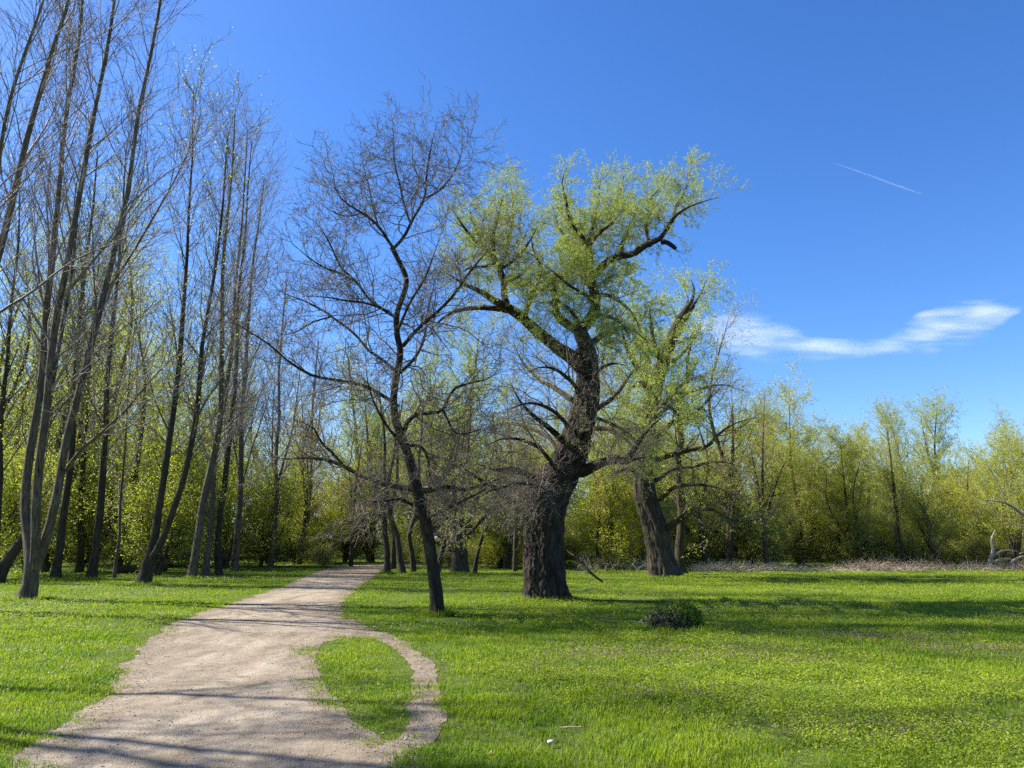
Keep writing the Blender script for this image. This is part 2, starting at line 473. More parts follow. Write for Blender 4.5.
res = delaunay_2d_cdt(vv, ee, [], 0, 1e-4)
pv = np.array([(p.x, p.y) for p in res[0]]); pf = np.array([f for f in res[2] if len(f) == 3])
cen = pv[pf].mean(1); pf = pf[on_path(cen[:, 0], cen[:, 1])]
rim = np.clip(1 - edge_dist(pv[:, 0], pv[:, 1]) / .55, 0, 1)
pz = .004 + .035 * (fbm(pv[:, 0] * .8, pv[:, 1] * .5, 77, 3)) * (1 - rim)
pb = MB(); pb.add(np.stack([pv[:, 0], pv[:, 1], pz], 1), None, pf)
po = pb.build('path', PATH)
a_ = po.data.attributes.new('rim', 'FLOAT', 'POINT'); a_.data.foreach_set('value', rim.astype(np.float32))
tag(po, kind='structure')

# ------------------------------------------------------------------ grass and ground cover
GRASS = leaf_mat('grass_blade', [(.120, .19, .005), (.195, .29, .008), (.285, .375, .018), (.32, .31, .09)], .45, (.60, .74, .8), 1.1, .5)
HERB = leaf_mat('herb_leaf', [(.145, .215, .008), (.24, .335, .013), (.335, .415, .032), (.31, .29, .09)], .45, (.62, .70, .7), 1.3, .5)
rng = np.random.default_rng(11)
zones = [(3.2, 6.5, 480), (6.5, 10, 330), (10, 15, 190), (15, 22, 95), (22, 32, 46), (32, 44, 22), (44, 66, 7)]
TX, TY = [], []
for y0, y1, den in zones:
    w1 = .75 * y1 + 2.5
    n = int(den * (y1 - y0) * 2 * w1)
    x = rng.uniform(-w1, w1, n); y = rng.uniform(y0, y1, n)
    ok = (np.abs(x) < .75 * y + 2.5)
    TX.append(x[ok]); TY.append(y[ok])
TX, TY = np.concatenate(TX), np.concatenate(TY)
ed = edge_dist(TX, TY); onp = on_path(TX, TY)
# the blades creep onto the path and thin out at its edge
en = fbm(TX * 2.6, TY * 2.6, 91, 4) - .5 + .35 * (fbm(TX * 9, TY * 9, 93, 2) - .5)
sd = np.where(onp, -ed, ed)
keep = rng.random(len(TX)) < np.clip(.5 + (sd + 1.0 * en - .02) * 4.0, .02 * (sd > -.35), 1)
bare = fbm(TX * .9, TY * .9, 21, 4)
shade_wood = np.clip((TY - 33) / 14, 0, 1) * (TX < 3)
keep &= rng.random(len(TX)) < np.clip(1.55 - 1.3 * np.clip(bare - .42, 0, 1) * 4 - .5 * shade_wood, .2, 1)
TX, TY, ed = TX[keep], TY[keep], ed[keep]
herbness = np.clip((fbm(TX * .35, TY * .35, 41, 3) - .5) * 5 + np.clip((TX - .4) * .5, -1, .75) + np.where((TX < -3) & (TY > 14), .9, 0), 0, 1)
is_isl = inside(island, TX, TY)
herbness[is_isl] = .08
is_herb = rng.random(len(TX)) < herbness * .8
far_k = 1 + np.clip(TY - 6, 0, 60) / 14
feet = [(G(543, 600), .62, 260), (G(665, 578), .75, 260), (G(438, 616), .22, 110), (G(32, 601), .5, 220), (G(146, 586), .35, 130), (G(192, 579), .25, 80), (G(460, 575), .5, 150), (G(93, 580), .25, 70), (G(57, 581), .25, 70), (G(679, 634) + np.array([0, .3, 0]), .5, 240), (G(404, 576), .2, 60), (G(387, 574), .2, 60)]
rf = np.random.default_rng(57)
FX, FY = [], []
for c_, ra, n_ in feet:
    a_ = rf.uniform(0, 6.28, n_); q_ = ra * (1 + np.abs(rf.normal(0, .22, n_))); FX.append(c_[0] + np.cos(a_) * q_); FY.append(c_[1] + np.sin(a_) * q_)
FX, FY = np.concatenate(FX), np.concatenate(FY)
def blades(X, Y, k, per, h0, seed):
    r = np.random.default_rng(seed)
    cnt = np.maximum(3, (per / np.sqrt(k)).astype(int)); idx = np.repeat(np.arange(len(X)), cnt); M = len(idx)
    rad = .05 * np.sqrt(k[idx])
    p = np.stack([X[idx] + r.normal(0, 1, M) * rad, Y[idx] + r.normal(0, 1, M) * rad, np.full(M, -.004)], 1)
    hgt = h0[idx] * r.uniform(.5, 1.3, M); w = .0030 * k[idx] * r.uniform(.7, 1.4, M)
    a = r.uniform(0, 2 * np.pi, M); side = np.stack([np.cos(a), np.sin(a), 0 * a], 1); f = np.stack([-np.sin(a), np.cos(a), 0 * a], 1)
    ln_ = r.uniform(.1, .75, M) * hgt; up = np.array([0, 0, 1.0])
    mid = p + f * (ln_ * .35)[:, None] + up * (hgt * .6)[:, None]; tip = p + f * ln_[:, None] + up * (hgt * r.uniform(.75, 1, M))[:, None]
    v = np.stack([p - side * w[:, None], p + side * w[:, None], mid + side * w[:, None] * .75, mid - side * w[:, None] * .75, tip], 1)
    b0 = np.arange(M) * 5
    mb = MB(); mb.add(v, np.stack([b0, b0 + 1, b0 + 2, b0 + 3], 1), np.stack([b0 + 3, b0 + 2, b0 + 4], 1)); return mb
lush = np.clip((fbm(TX * 1.3, TY * 1.3, 55, 4) - .5) * 4, -1, 1)
hgt = .026 + .036 * fbm(TX * .7, TY * .7, 51, 3) + .026 * lush * (lush > 0) + .012 * np.clip(ed, 0, 1)
hgt *= np.where(is_isl, .75, 1.0)
gm = ~is_herb
gX, gY = np.concatenate([TX[gm], FX]), np.concatenate([TY[gm], FY]); gK = np.concatenate([far_k[gm], 1 + np.clip(FY - 6, 0, 60) / 22]); gH = np.concatenate([hgt[gm], rf.uniform(.07, .19, len(FX))])
tag(blades(gX, gY, gK, 13, gH, 61).build('grass', GRASS, smooth=False), 'short bright green spring grass beside the gravel path', kind='stuff')
def herbs(X, Y, k, seed, per=17, size=(.012, .030), h=(.01, .085)):
    r = np.random.default_rng(seed)
    cnt = np.maximum(3, (per / np.sqrt(k)).astype(int)); idx = np.repeat(np.arange(len(X)), cnt); M = len(idx)
    rad = .075 * np.sqrt(k[idx])
    p = np.stack([X[idx] + r.normal(0, 1, M) * rad, Y[idx] + r.normal(0, 1, M) * rad, r.uniform(h[0], h[1], M)], 1)
    a = r.uniform(0, 2 * np.pi, M); e = r.uniform(-.3, .75, M)
    d = np.stack([np.cos(a) * np.cos(e), np.sin(a) * np.cos(e), np.sin(e)], 1)
    s = nrm(np.cross(d, np.array([0, 0, 1.0]) + r.normal(0, .35, (M, 3))))
    l = r.uniform(size[0], size[1], M) * k[idx] ** .8
    mb = MB(); mb.leaves(p, d, s, l, l * r.uniform(.5, .8, M), .15); return mb
tag(herbs(TX[is_herb], TY[is_herb], far_k[is_herb], 62).build('ground_cover', HERB, smooth=False), 'low leafy yellow-green weeds spread through the meadow grass', kind='stuff')

def patches(centres, n, sx, sy, seed):
    r = np.random.default_rng(seed); X, Y = [], []
    for (px, py) in centres:
        g = G(px, py); X.append(g[0] + r.normal(0, sx, n)); Y.append(g[1] + r.normal(0, sy, n))
    X, Y = np.concatenate(X), np.concatenate(Y); k = ~on_path(X, Y)
    return X[k], Y[k]
PURPLE = leaf_mat('dead_nettle', [(.10, .075, .05), (.17, .10, .11), (.20, .15, .10), (.14, .15, .04)], .3)
X, Y = patches([(700, 660), (755, 652), (790, 664), (590, 660), (840, 640), (620, 655), (900, 640), (560, 672), (960, 652), (690, 700), (860, 735), (1000, 655)], 70, .6, .35, 71)
tag(herbs(X, Y, 1 + np.clip(Y - 6, 0, 60) / 20, 72, 7, (.018, .035), (.05, .13)).build('dead_nettles', PURPLE, smooth=False), 'purplish dead nettles dotted through the sunny right meadow', kind='stuff')
WHITE = leaf_mat('white_petal', [(.5, .5, .42), (.65, .65, .6)], .25)
X, Y = patches([(60, 606), (100, 600), (140, 590), (30, 612), (180, 588), (80, 590), (215, 580), (400, 632), (420, 628), (785, 608), (770, 604), (45, 660), (70, 675), (100, 655), (30, 690)], 45, .7, .4, 73)
tag(herbs(X, Y, 1 + np.clip(Y - 6, 0, 60) / 26, 74, 4, (.010, .02), (.06, .14)).build('white_flowers', WHITE, smooth=False), 'tiny white flowers and bleached leaves scattered in the verge', kind='stuff')
LITTER = leaf_mat('dead_leaf', [(.09, .06, .035), (.19, .13, .08), (.30, .23, .15), (.14, .09, .05)], .15)
r = np.random.default_rng(81)
x = r.uniform(-7, 4, 60000); y = r.uniform(3.5, 24, 60000); e = edge_dist(x, y)
k = (on_path(x, y) & (r.random(60000) < np.where(e < .4, .8, .10))) | (~on_path(x, y) & (e < .18) & (r.random(60000) < .5))
x, y = x[k], y[k]; M = len(x); a = r.uniform(0, 6.28, M)
x2 = r.uniform(-16, 18, 9000); y2 = r.uniform(4, 27, 9000); k2 = ~on_path(x2, y2) & (np.abs(x2) < .75 * y2 + 2) & (r.random(9000) < np.clip((fbm(x2 * .6, y2 * .6, 83, 3) - .35) * 3, .05, 1))
xg, yg = x2[k2], y2[k2]
lb = MB(); ag = r.uniform(0, 6.28, len(xg)); lg = r.uniform(.02, .07, len(xg))
lb.leaves(np.stack([xg, yg, r.uniform(.03, .075, len(xg))], 1), nrm(np.stack([np.cos(ag), np.sin(ag), r.normal(0, .3, len(xg))], 1)), nrm(np.stack([-np.sin(ag), np.cos(ag), r.normal(0, .4, len(xg))], 1)), lg, lg * r.uniform(.08, .6, len(xg)), .2)
l = r.uniform(.012, .045, M)
lb.leaves(np.stack([x, y, .03 + r.uniform(0, .022, M)], 1), np.stack([np.cos(a), np.sin(a), r.normal(0, .15, M)], 1), nrm(np.stack([-np.sin(a), np.cos(a), r.normal(0, .3, M)], 1)), l, l * r.uniform(.15, .6, M), .2)
tag(lb.build('leaf_litter', LITTER, smooth=False), 'brown leaf litter and twig bits along the path and in the grass', kind='stuff')
STONE = twig_mat('pebble', (.20, .16, .12), (.45, .40, .34))
x = r.uniform(-6, 2, 26000); y = r.uniform(3.5, 16, 26000); k = on_path(x, y) & (r.random(26000) < .75); x, y = x[k], y[k]; M = len(x)
s = r.gamma(2, .0016, M) + .0015
oc = np.array([(1, 0, 0), (0, 1, 0), (-1, 0, 0), (0, -1, 0), (0, 0, .7), (0, 0, -.7)])
tri = np.array([(0, 1, 4), (1, 2, 4), (2, 3, 4), (3, 0, 4), (1, 0, 5), (2, 1, 5), (3, 2, 5), (0, 3, 5)])
pz0 = .004 + .035 * fbm(x * .8, y * .5, 77, 3) * np.clip(edge_dist(x, y) / .55, 0, 1)
v = np.stack([x, y, pz0 + s * .2], 1)[:, None] + oc[None] * s[:, None, None] * r.uniform(.7, 1.4, (M, 6, 1))
gb = MB(); gb.add(v, None, (np.arange(M)[:, None, None] * 6 + tri[None]).reshape(-1, 3))
tag(gb.build('gravel', STONE), 'pale grit and pebbles lying on the path', kind='stuff')

# ------------------------------------------------------------------ cloud and contrail far up in the air
def vol_mat(name, dens, scale, x0, x1, zc, rad, ry, zspan, lo, hi, stretch):
    """Vapour that thins outward from a winding axis: zc and rad give the axis height and its half thickness along x."""
    m, nt = new_mat(name); L = nt.links
    tc = node(nt, 'ShaderNodeTexCoord'); sx = node(nt, 'ShaderNodeSeparateXYZ'); L.new(tc.outputs['Object'], sx.inputs[0])
    def mth(op, a, b=None):
        n = node(nt, 'ShaderNodeMath', operation=op)
        for k, val in enumerate((a, b)):
            if val is None: continue
            if isinstance(val, (int, float)): n.inputs[k].default_value = val
            else: L.new(val, n.inputs[k])
        return n.outputs[0]
    u = mth('DIVIDE', mth('SUBTRACT', sx.outputs[0], x0), x1 - x0)
    def curve(pts):
        f = node(nt, 'ShaderNodeFloatCurve'); c = f.mapping.curves[0]
        c.points[0].location = pts[0]; c.points[1].location = pts[-1]
        for p in pts[1:-1]: c.points.new(*p)
        f.mapping.update(); L.new(u, f.inputs['Value']); return f.outputs[0]
    mp = node(nt, 'ShaderNodeMapping'); mp.inputs['Scale'].default_value = stretch; mp.inputs['Rotation'].default_value = (0, math.radians(12), 0); L.new(tc.outputs['Object'], mp.inputs[0])
    n = node(nt, 'ShaderNodeTexNoise', Scale=scale, Detail=4.0, Roughness=.55); L.new(mp.outputs[0], n.inputs['Vector'])
    z = mth('MULTIPLY', mth('SUBTRACT', curve(zc), .5), zspan); r_ = mth('MULTIPLY', curve(rad), zspan)
    dz = mth('DIVIDE', mth('SUBTRACT', sx.outputs[2], z), r_); dy = mth('DIVIDE', sx.outputs[1], ry)
    q = mth('SUBTRACT', 1.0, mth('ADD', mth('MULTIPLY', dz, dz), mth('MULTIPLY', dy, dy)))
    f = mth('ADD', q, mth('MULTIPLY', mth('SUBTRACT', n.outputs[0], .5), hi))
    mr = node(nt, 'ShaderNodeMapRange'); mr.interpolation_type = 'SMOOTHSTEP'
    mr.inputs[1].default_value = lo; mr.inputs[2].default_value = 1.9 if lo < 0 else 1.25; mr.inputs[3].default_value = 0; mr.inputs[4].default_value = dens
    L.new(f, mr.inputs[0])
    v = node(nt, 'ShaderNodeVolumePrincipled'); v.inputs['Color'].default_value = (1, 1, 1, 1); v.inputs['Anisotropy'].default_value = .2
    L.new(mr.outputs[0], v.inputs['Density'])
    o = node(nt, 'ShaderNodeOutputMaterial'); L.new(v.outputs[0], o.inputs['Volume'])
    return m
def vapour(name, ctrl, D, ry, label, cat, dens, scale, hi, stretch, lo=0.0):
    C = px_line([(a, b, 0, w) for a, b, w in ctrl], D); cen = (C[0, :3] + C[-1, :3]) / 2
    x0, x1 = C[0, 0], C[-1, 0]; zspan = 2.4 * (np.abs(C[:, 2] - cen[2]).max() + C[:, 3].max())
    zc = [((c[0] - x0) / (x1 - x0), .5 + (c[2] - cen[2]) / zspan) for c in C]; rad = [((c[0] - x0) / (x1 - x0), c[3] / zspan) for c in C]
    S = resample(C, 40); mb = MB(); n = 16; a = 2 * np.pi * np.arange(n) / n
    ring = np.stack([S[:, None, 0] + 0 * a, S[:, None, 1] + np.cos(a) * ry * 1.25 + 0 * S[:, :1], S[:, None, 2] + np.sin(a) * S[:, 3:4] * 1.35], -1) - cen
    q = [(i * n + j, i * n + (j + 1) % n, (i + 1) * n + (j + 1) % n, (i + 1) * n + j) for i in range(39) for j in range(n)]
    v = np.concatenate([ring.reshape(-1, 3), ring[0].mean(0)[None], ring[-1].mean(0)[None]])
    t = [(40 * n, (j + 1) % n, j) for j in range(n)] + [(40 * n + 1, 39 * n + j, 39 * n + (j + 1) % n) for j in range(n)]
    mb.add(v, q, t)
    o = mb.build(name, vol_mat(name + '_vapour', dens, scale, x0 - cen[0], x1 - cen[0], zc, rad, ry, zspan, lo, hi, stretch)); o.location = cen
    return tag(o, label, cat)
vapour('cloud', [(694, 326, 8), (718, 331, 38), (745, 336, 54), (775, 342, 52), (803, 347, 32), (832, 349, 19), (868, 349, 18), (895, 343, 27), (920, 333, 44), (950, 324, 54), (980, 318, 44), (1000, 315, 26), (1016, 312, 6)], 3000.0, 80, 'thin white wisp of cloud low in the blue sky', 'cloud', .0044, .019, 6.5, (.28, .6, 1.7), -.30)
vapour('contrail', [(832, 162.5, .8), (850, 168.5, 2.2), (875, 177.5, 2.6), (900, 186.5, 2.8), (922, 194, 1.0)], 7000.0, 14, 'thin straight white aircraft trail high in the sky', 'contrail', .009, .004, 1.0, (1, 1, 1))
# ================================================================== the trees
def hero(name, label, cat, base, D, trunk, limbs, bark, twig_m, seed, levels, leaf_m=None, leaf=None, trunk_levels=None, group=None, sides=14, flare=1.35, limb_twig=None, amp=.02, trunk_cap=False):
    """A tree with a trunk and limbs of its own course; each limb carries its own crown of twigs and its own foliage."""
    rng = np.random.default_rng(seed)
    p0 = W(base[0], base[1], D); p0[2] = 0
    root = thing(name, label, cat, p0, group)
    C = px_line(trunk, D); C[0, 2] = -.12
    n = int(np.clip(np.linalg.norm(np.diff(C[:, :3], axis=0), axis=1).sum() / .15, 12, 200))
    S = resample(C, n); P, R = gnarl(S[:, :3], S[:, 3], amp, rng, 6), S[:, 3].copy()
    hgt = P[:, 2] - P[0, 2]
    R *= 1 + (flare - 1) * np.exp(-hgt / .28)
    mb = MB()
    a = np.arange(sides) / sides
    dn = 1 + .16 * (vnoise(a[None] * 5 + 0 * hgt[:, None], hgt[:, None] * .9 + 0 * a[None], seed, 5) - .5) + .10 * (vnoise(a[None] * 9 + 0 * hgt[:, None], hgt[:, None] * 3 + 0 * a[None], seed + 1, 9) - .5)
    dn += .25 * np.exp(-hgt / .25)[:, None] * (np.cos(2 * np.pi * a * 5 + seed)[None])
    mb.tubes(P, R, sides, dn[None], cap=trunk_cap)
    tk = mb.build('trunk', bark, root, bark=True)
    if trunk_levels:
        spray(root, P, R, trunk_levels, rng, twig_m, leaf_m, leaf)
    for lb in limbs:
        lv, lf_m, lf = lb.get('levels', levels), lb.get('leaf_m', leaf_m), lb.get('leaf', leaf)
        p, r_ = limb_curve(lb['c'], D, rng, amp * 1.2, blunt=lb.get('cap', False)); r_ = r_ * .88
        m2 = MB(); m2.tubes(p, r_, 8, cap=lb.get('cap', False))
        lo = m2.build('limb', bark, root, bark=True)
        spray(lo, p, r_, lv, rng, limb_twig or twig_m, lf_m, lf)
    return root

# ------------------------------------------------------------------ the bare oak by the path
OAK = [dict(dens=7.2, t0=.06, ang=(30, 75), ln=(.7, 2.3), taper=.5, wig=.24, up=.05, n=10, rr=.5, rmin=.006, grow=.014),
       dict(dens=7.4, t0=.12, ang=(30, 70), ln=(.3, 1.0), taper=.4, wig=.22, up=.03, n=7, rr=.6, rmin=.0055, grow=.014),
       dict(dens=9.5, t0=.12, ang=(25, 65), ln=(.10, .36), taper=.3, wig=.2, up=.04, n=4, rr=.6, rmin=.0052, grow=.012)]
D = depth(616)
oak_trunk = [(438, 617, 0, 17), (434, 585, 0, 15.5), (426, 545, 0, 15), (419, 512, 0, 14.5), (414, 490, 0, 14), (409, 462, 0, 12), (404, 436, 0, 11.5), (398, 415, .05, 9.5), (397, 396, .1, 9), (400, 375, .1, 8.5), (402, 353, .1, 8), (398, 335, .1, 7.5), (397, 314, .1, 7), (402, 296, .1, 6.6), (406, 279, .1, 6.2), (400, 262, .1, 6), (394, 248, .1, 6)]
oak_limbs = [
    dict(c=[(414, 489, 0, 9), (395, 487, .1, 8), (367, 480, .3, 7), (345, 467, .4, 6), (325, 458, .5, 5), (305, 456, .6, 3.5), (287, 457, .7, 2.5), (262, 452, .8, 1.4)]),
    dict(c=[(343, 465, .4, 4.5), (330, 452, .1, 4), (318, 442, -.2, 3.4), (314, 430, -.4, 2.6), (300, 420, -.6, 1.8), (282, 414, -.7, 1.2)]),
    dict(c=[(398, 406, 0, 6), (385, 397, -.2, 5.5), (365, 386, -.5, 5), (340, 381, -.7, 4.5), (313, 376, -.9, 4), (290, 362, -1.0, 3.4), (268, 342, -1.2, 2.8), (240, 324, -1.3, 2), (215, 306, -1.4, 1.2)]),
    dict(c=[(397, 372, 0, 5), (383, 360, .3, 4.4), (369, 350, .6, 4), (355, 334, .8, 3.4), (330, 316, 1.1, 2.8), (308, 305, 1.3, 2.2), (285, 296, 1.4, 1.6), (262, 278, 1.6, 1)]),
    dict(c=[(397, 318, 0, 5), (384, 310, .2, 4.6), (369, 299, .4, 4.2), (357, 283, .5, 3.8), (340, 268, .7, 3.2), (328, 244, .8, 2.6), (318, 226, .9, 2), (303, 214, 1, 1.2)]),
    dict(c=[(390, 312, 0, 3.6), (368, 303, -.4, 3.2), (345, 300, -.7, 2.6), (325, 297, -1, 2), (300, 297, -1.3, 1.2)]),
    dict(c=[(394, 249, .1, 5), (386, 238, .1, 4.4), (378, 226, 0, 4), (362, 213, -.2, 3.2), (348, 205, -.4, 2.6), (336, 192, -.5, 2), (333, 172, -.6, 1.2), (328, 158, -.6, .8)]),
    dict(c=[(394, 248, .1, 5), (404, 236, .1, 4.8), (413, 217, .1, 4.2), (424, 197, .2, 3.5), (427, 172, .3, 2.8), (432, 145, .4, 2), (436, 130, .5, 1.2), (439, 116, .5, .7)]),
    dict(c=[(410, 222, .1, 3.6), (404, 204, .4, 3.2), (400, 185, .6, 2.6), (394, 160, .8, 2), (394, 142, .9, 1.4), (392, 126, 1, .8)]),
    dict(c=[(378, 226, 0, 3), (372, 205, .4, 2.6), (368, 186, .6, 2), (362, 165, .8, 1.5), (360, 150, .9, .9)]),
    dict(c=[(403, 346, 0, 6), (418, 328, -.3, 5.2), (438, 310, -.6, 4.6), (452, 296, -.9, 4), (463, 280, -1.1, 3.4), (478, 260, -1.3, 2.6), (492, 244, -1.4, 1.8), (503, 228, -1.5, 1)]),
    dict(c=[(425, 198, .2, 2.8), (440, 190, 0, 2.4), (452, 174, -.2, 1.9), (462, 152, -.3, 1.3), (463, 128, -.3, .8)]),
    dict(c=[(404, 432, 0, 7), (408, 421, -.2, 6.5), (420, 413, -.5, 6), (441, 411, -.8, 5), (448, 397, -1, 4.5), (455, 387, -1.1, 4), (475, 381, -1.3, 3.2), (492, 376, -1.5, 2.4), (500, 362, -1.6, 1.4)]),
    dict(c=[(443, 410, -.8, 4), (450, 424, -.5, 3.4), (458, 434, -.2, 2.8), (475, 431, .1, 2.2), (494, 424, .3, 1.2)]),
    dict(c=[(416, 491, 0, 9), (432, 489, .3, 8), (449, 485, .7, 6.5), (466, 487, 1, 5), (485, 483, 1.4, 3.6), (505, 476, 1.7, 2)]),
    dict(c=[(424, 519, 0, 6), (436, 514, -.3, 5.4), (452, 507, -.7, 4.6), (466, 499, -1, 3.6), (484, 490, -1.3, 2.4), (498, 476, -1.5, 1.2)]),
    dict(c=[(406, 446, .1, 5), (420, 446, .6, 4.6), (427, 458, 1, 4), (430, 478, 1.4, 3), (440, 494, 1.7, 1.8)]),
    dict(c=[(408, 455, 0, 5), (398, 440, -.7, 4.4), (386, 425, -1.5, 3.8), (375, 404, -2.2, 3), (368, 380, -2.8, 2), (366, 352, -3.2, 1)]),
    dict(c=[(401, 372, .1, 5), (412, 358, .9, 4.4), (420, 340, 1.7, 3.8), (424, 315, 2.3, 2.8), (432, 290, 2.7, 1.8), (440, 262, 3, 1)]),
    dict(c=[(357, 283, .5, 3.4), (340, 274, .1, 3), (322, 268, -.2, 2.4), (306, 256, -.5, 1.8), (290, 240, -.7, 1)]),
    dict(c=[(362, 213, -.2, 2.6), (344, 216, .3, 2.2), (328, 210, .6, 1.7), (312, 196, .9, 1)]),
    dict(c=[(330, 317, 1.1, 2.6), (312, 322, .6, 2.2), (294, 332, .2, 1.8), (276, 334, -.1, 1)]),
    dict(c=[(412, 505, 0, 5), (400, 500, -.8, 4), (384, 503, -1.5, 3), (366, 500, -2.1, 2), (350, 490, -2.6, 1)]),
    dict(c=[(398, 330, .1, 4.4), (410, 300, -.9, 3.8), (424, 276, -1.6, 3), (434, 250, -2.1, 2), (444, 222, -2.4, 1)]),
]
hero('oak_tree', 'leafless oak with a dark slender leaning trunk standing beside the side trail', 'tree', (438, 617), D, oak_trunk, oak_limbs, BARK_OAK, TWIG_OAK, 101, OAK,
     trunk_levels=[dict(dens=1.6, t0=.42, ang=(40, 85), ln=(.5, 1.6), taper=.2, wig=.24, up=.02, n=9, rr=.3, rmin=.006)] + OAK[1:], sides=20)

# ------------------------------------------------------------------ the great willow
D = depth(600)
WIL = [dict(dens=6.6, t0=.08, ang=(25, 78), ln=(.45, 1.5), taper=.5, wig=.16, up=.10, n=10, rr=.45, rmin=.007, grow=.013),
       dict(dens=6.0, t0=.15, ang=(25, 65), ln=(.3, .85), taper=.25, wig=.16, up=.04, n=7, rr=.55, rmin=.005, grow=.010),
       dict(dens=9.5, t0=.10, ang=(20, 55), ln=(.22, .62), taper=.2, wig=.12, up=-.06, n=6, rr=.55, rmin=.0036, grow=.008)]
WLEAF = [dict(per=34, l=(.032, .062), w=.26, droop=.35, spread=.02, along=1.0), dict(per=7, l=(.032, .06), w=.26, droop=.3, spread=.04)]
WTHIN = [dict(per=7, l=(.035, .07), w=.28, droop=.1, spread=.03)]
BARE1 = [dict(dens=4.4, t0=.1, ang=(25, 70), ln=(.6, 1.7), taper=.3, wig=.22, up=.05, n=9, rr=.45, rmin=.007, grow=.013), dict(WIL[1], up=.04, wig=.2), dict(WIL[2], up=.0, ln=(.15, .5), wig=.18)]
rng = np.random.default_rng(202)
p0 = W(543, 600, D); p0[2] = 0
willow = thing('willow_tree', 'huge old leaning willow with furrowed dark trunk and airy pale green crown', 'tree', p0)
C = px_line([(545, 603, 0, 53), (544, 580, 0, 49), (543, 550, 0, 46), (543.5, 530, 0, 46), (545, 514, 0, 47), (551, 497, 0, 45), (558, 482, 0, 42), (567, 464, 0, 40), (574, 446, 0, 38), (580, 428, 0, 35), (585, 405, 0, 31), (588, 385, 0, 28), (588, 365, 0, 25), (585, 348, 0, 22)], D)
C[0, 2] = -.15
S = resample(C, 420); P, R = gnarl(S[:, :3], S[:, 3] * .05, .012, rng, 40), S[:, 3]
ns = 170; a = np.arange(ns) / ns; h = (P[:, 2] - P[0, 2])[:, None]; aa = a[None] + .03 * np.sin(h * 1.1) + .04 * (vnoise(h * 2.6, 0 * h, 5) - .5) + .025 * (vnoise(h * 8, 0 * h, 7) - .5)
rid = lambda f, g, s: 1 - np.abs(2 * vnoise(aa * f, h * g + 0 * aa, s, f) - 1)
dn = 1 + .12 * (rid(9, .6, 1) - .5) + .12 * (rid(22, 1.0, 2) - .5) + .10 * (rid(44, 2.8, 3) - .5) + .06 * (vnoise(aa * 80, h * 16 + 0 * aa, 4, 80) - .5)
dn += .05 * (vnoise(aa * 4, h * .5 + 0 * aa, 6, 4) - .5)
dn += np.exp(-h / .30) * (.18 + .26 * np.cos(2 * np.pi * (aa * 6 + .2)) * (.6 + .8 * vnoise(aa * 6, 0 * h, 8, 6)))
mb = MB(); mb.tubes(P, R, ns, dn[None]); wtrunk = mb.build('trunk', BARK_WILLOW, willow, bark=True)
# the brush of dead suckers that hangs off the trunk at the burr
mb = MB(); anchors, ad = [], []
for k in range(300):
    i = int(np.clip(rng.normal(192, 22), 138, 238)); th = rng.normal(-2.6, .8)
    anchors.append(P[i] + R[i] * .85 * np.array([math.cos(th), math.sin(th), 0])); ad.append([math.cos(th) + rng.normal(-.7, .5), math.sin(th) * .6 + rng.normal(-.1, .4), rng.normal(.02, .28)])
A = np.array(anchors); d = nrm(np.array(ad)); n = 9; pts = np.zeros((len(A), n, 3)); pts[:, 0] = A; st = rng.gamma(2.2, .045, len(A))[:, None] + .03
for k in range(1, n):
    d = nrm(d + rng.normal(0, .22, d.shape) + np.array([0, 0, -.05])); pts[:, k] = pts[:, k - 1] + d * st
rad = rng.uniform(.005, .013, len(A))[:, None] * (1 - .7 * np.linspace(0, 1, n)); mb.tubes(pts, rad, 4)
p2, r2 = branch(pts, rad, rng, 5, ang=(25, 70), ln=(.15, .5), wig=.2, up=-.05, n=5, rmin=.003); mb.tubes(p2, r2, 3)
p3, r3 = branch(p2, r2, rng, 6, ang=(25, 70), ln=(.08, .25), wig=.2, up=-.03, n=4, rmin=.0025); mb.tubes(p3, r3, 3)
bs = mb.build('dead_suckers', twig_mat('dead_sucker', (.09, .065, .05), (.30, .25, .21)), willow); bs['label'] = 'grey tangle of dead suckers bristling from the trunk'
# ivy-like shoots low on the trunk
def wl_limb(c, levels=WIL, leaf=WLEAF, leaf_m=LEAF_WILLOW, twig=TWIG_WILLOW, cap=False, parent=willow, D_=D, amp=.03, bark=BARK_WILLOW, seg=.2, sides=10):
    p, r_ = limb_curve(c, D_, rng, amp, seg, blunt=cap)
    a_ = np.arange(sides) / sides; hh = np.linspace(0, 6, len(p))[:, None]
    dn_ = 1 + .22 * (vnoise(a_[None] * 4 + 0 * hh, hh * 2 + 0 * a_[None], int(rng.integers(999)), 4) - .5)
    m2 = MB(); m2.tubes(p, r_, sides, dn_[None], cap=cap); lo = m2.build('limb', bark, parent, bark=True)
    spray(lo, p, r_, levels, rng, twig, leaf_m if leaf else None, leaf)
    return lo
wl_limb([(586, 372, 0, 22), (572, 356, -.1, 18), (557, 345, -.2, 15), (542, 334, -.3, 14), (525, 320, -.4, 13), (508, 309, -.5, 11), (494, 302, -.6, 8.5), (478, 292, -.7, 7), (464, 286, -.8, 6), (450, 275, -.9, 4), (436, 268, -1, 2.5)], BARE1, WTHIN)
wl_limb([(508, 310, -.5, 9), (490, 308, -.4, 7), (467, 309, -.2, 5.5), (450, 315, 0, 4.2), (436, 326, .2, 2.8), (424, 340, .4, 1.6)], BARE1, WTHIN)
wl_limb([(508, 308, -.5, 9), (504, 295, -.5, 8.5), (503, 280, -.4, 8), (497, 262, -.3, 7), (487, 250, -.1, 5.5), (480, 236, .1, 4.5), (473, 222, .3, 3.4), (468, 205, .4, 2.2)], WIL, WLEAF)
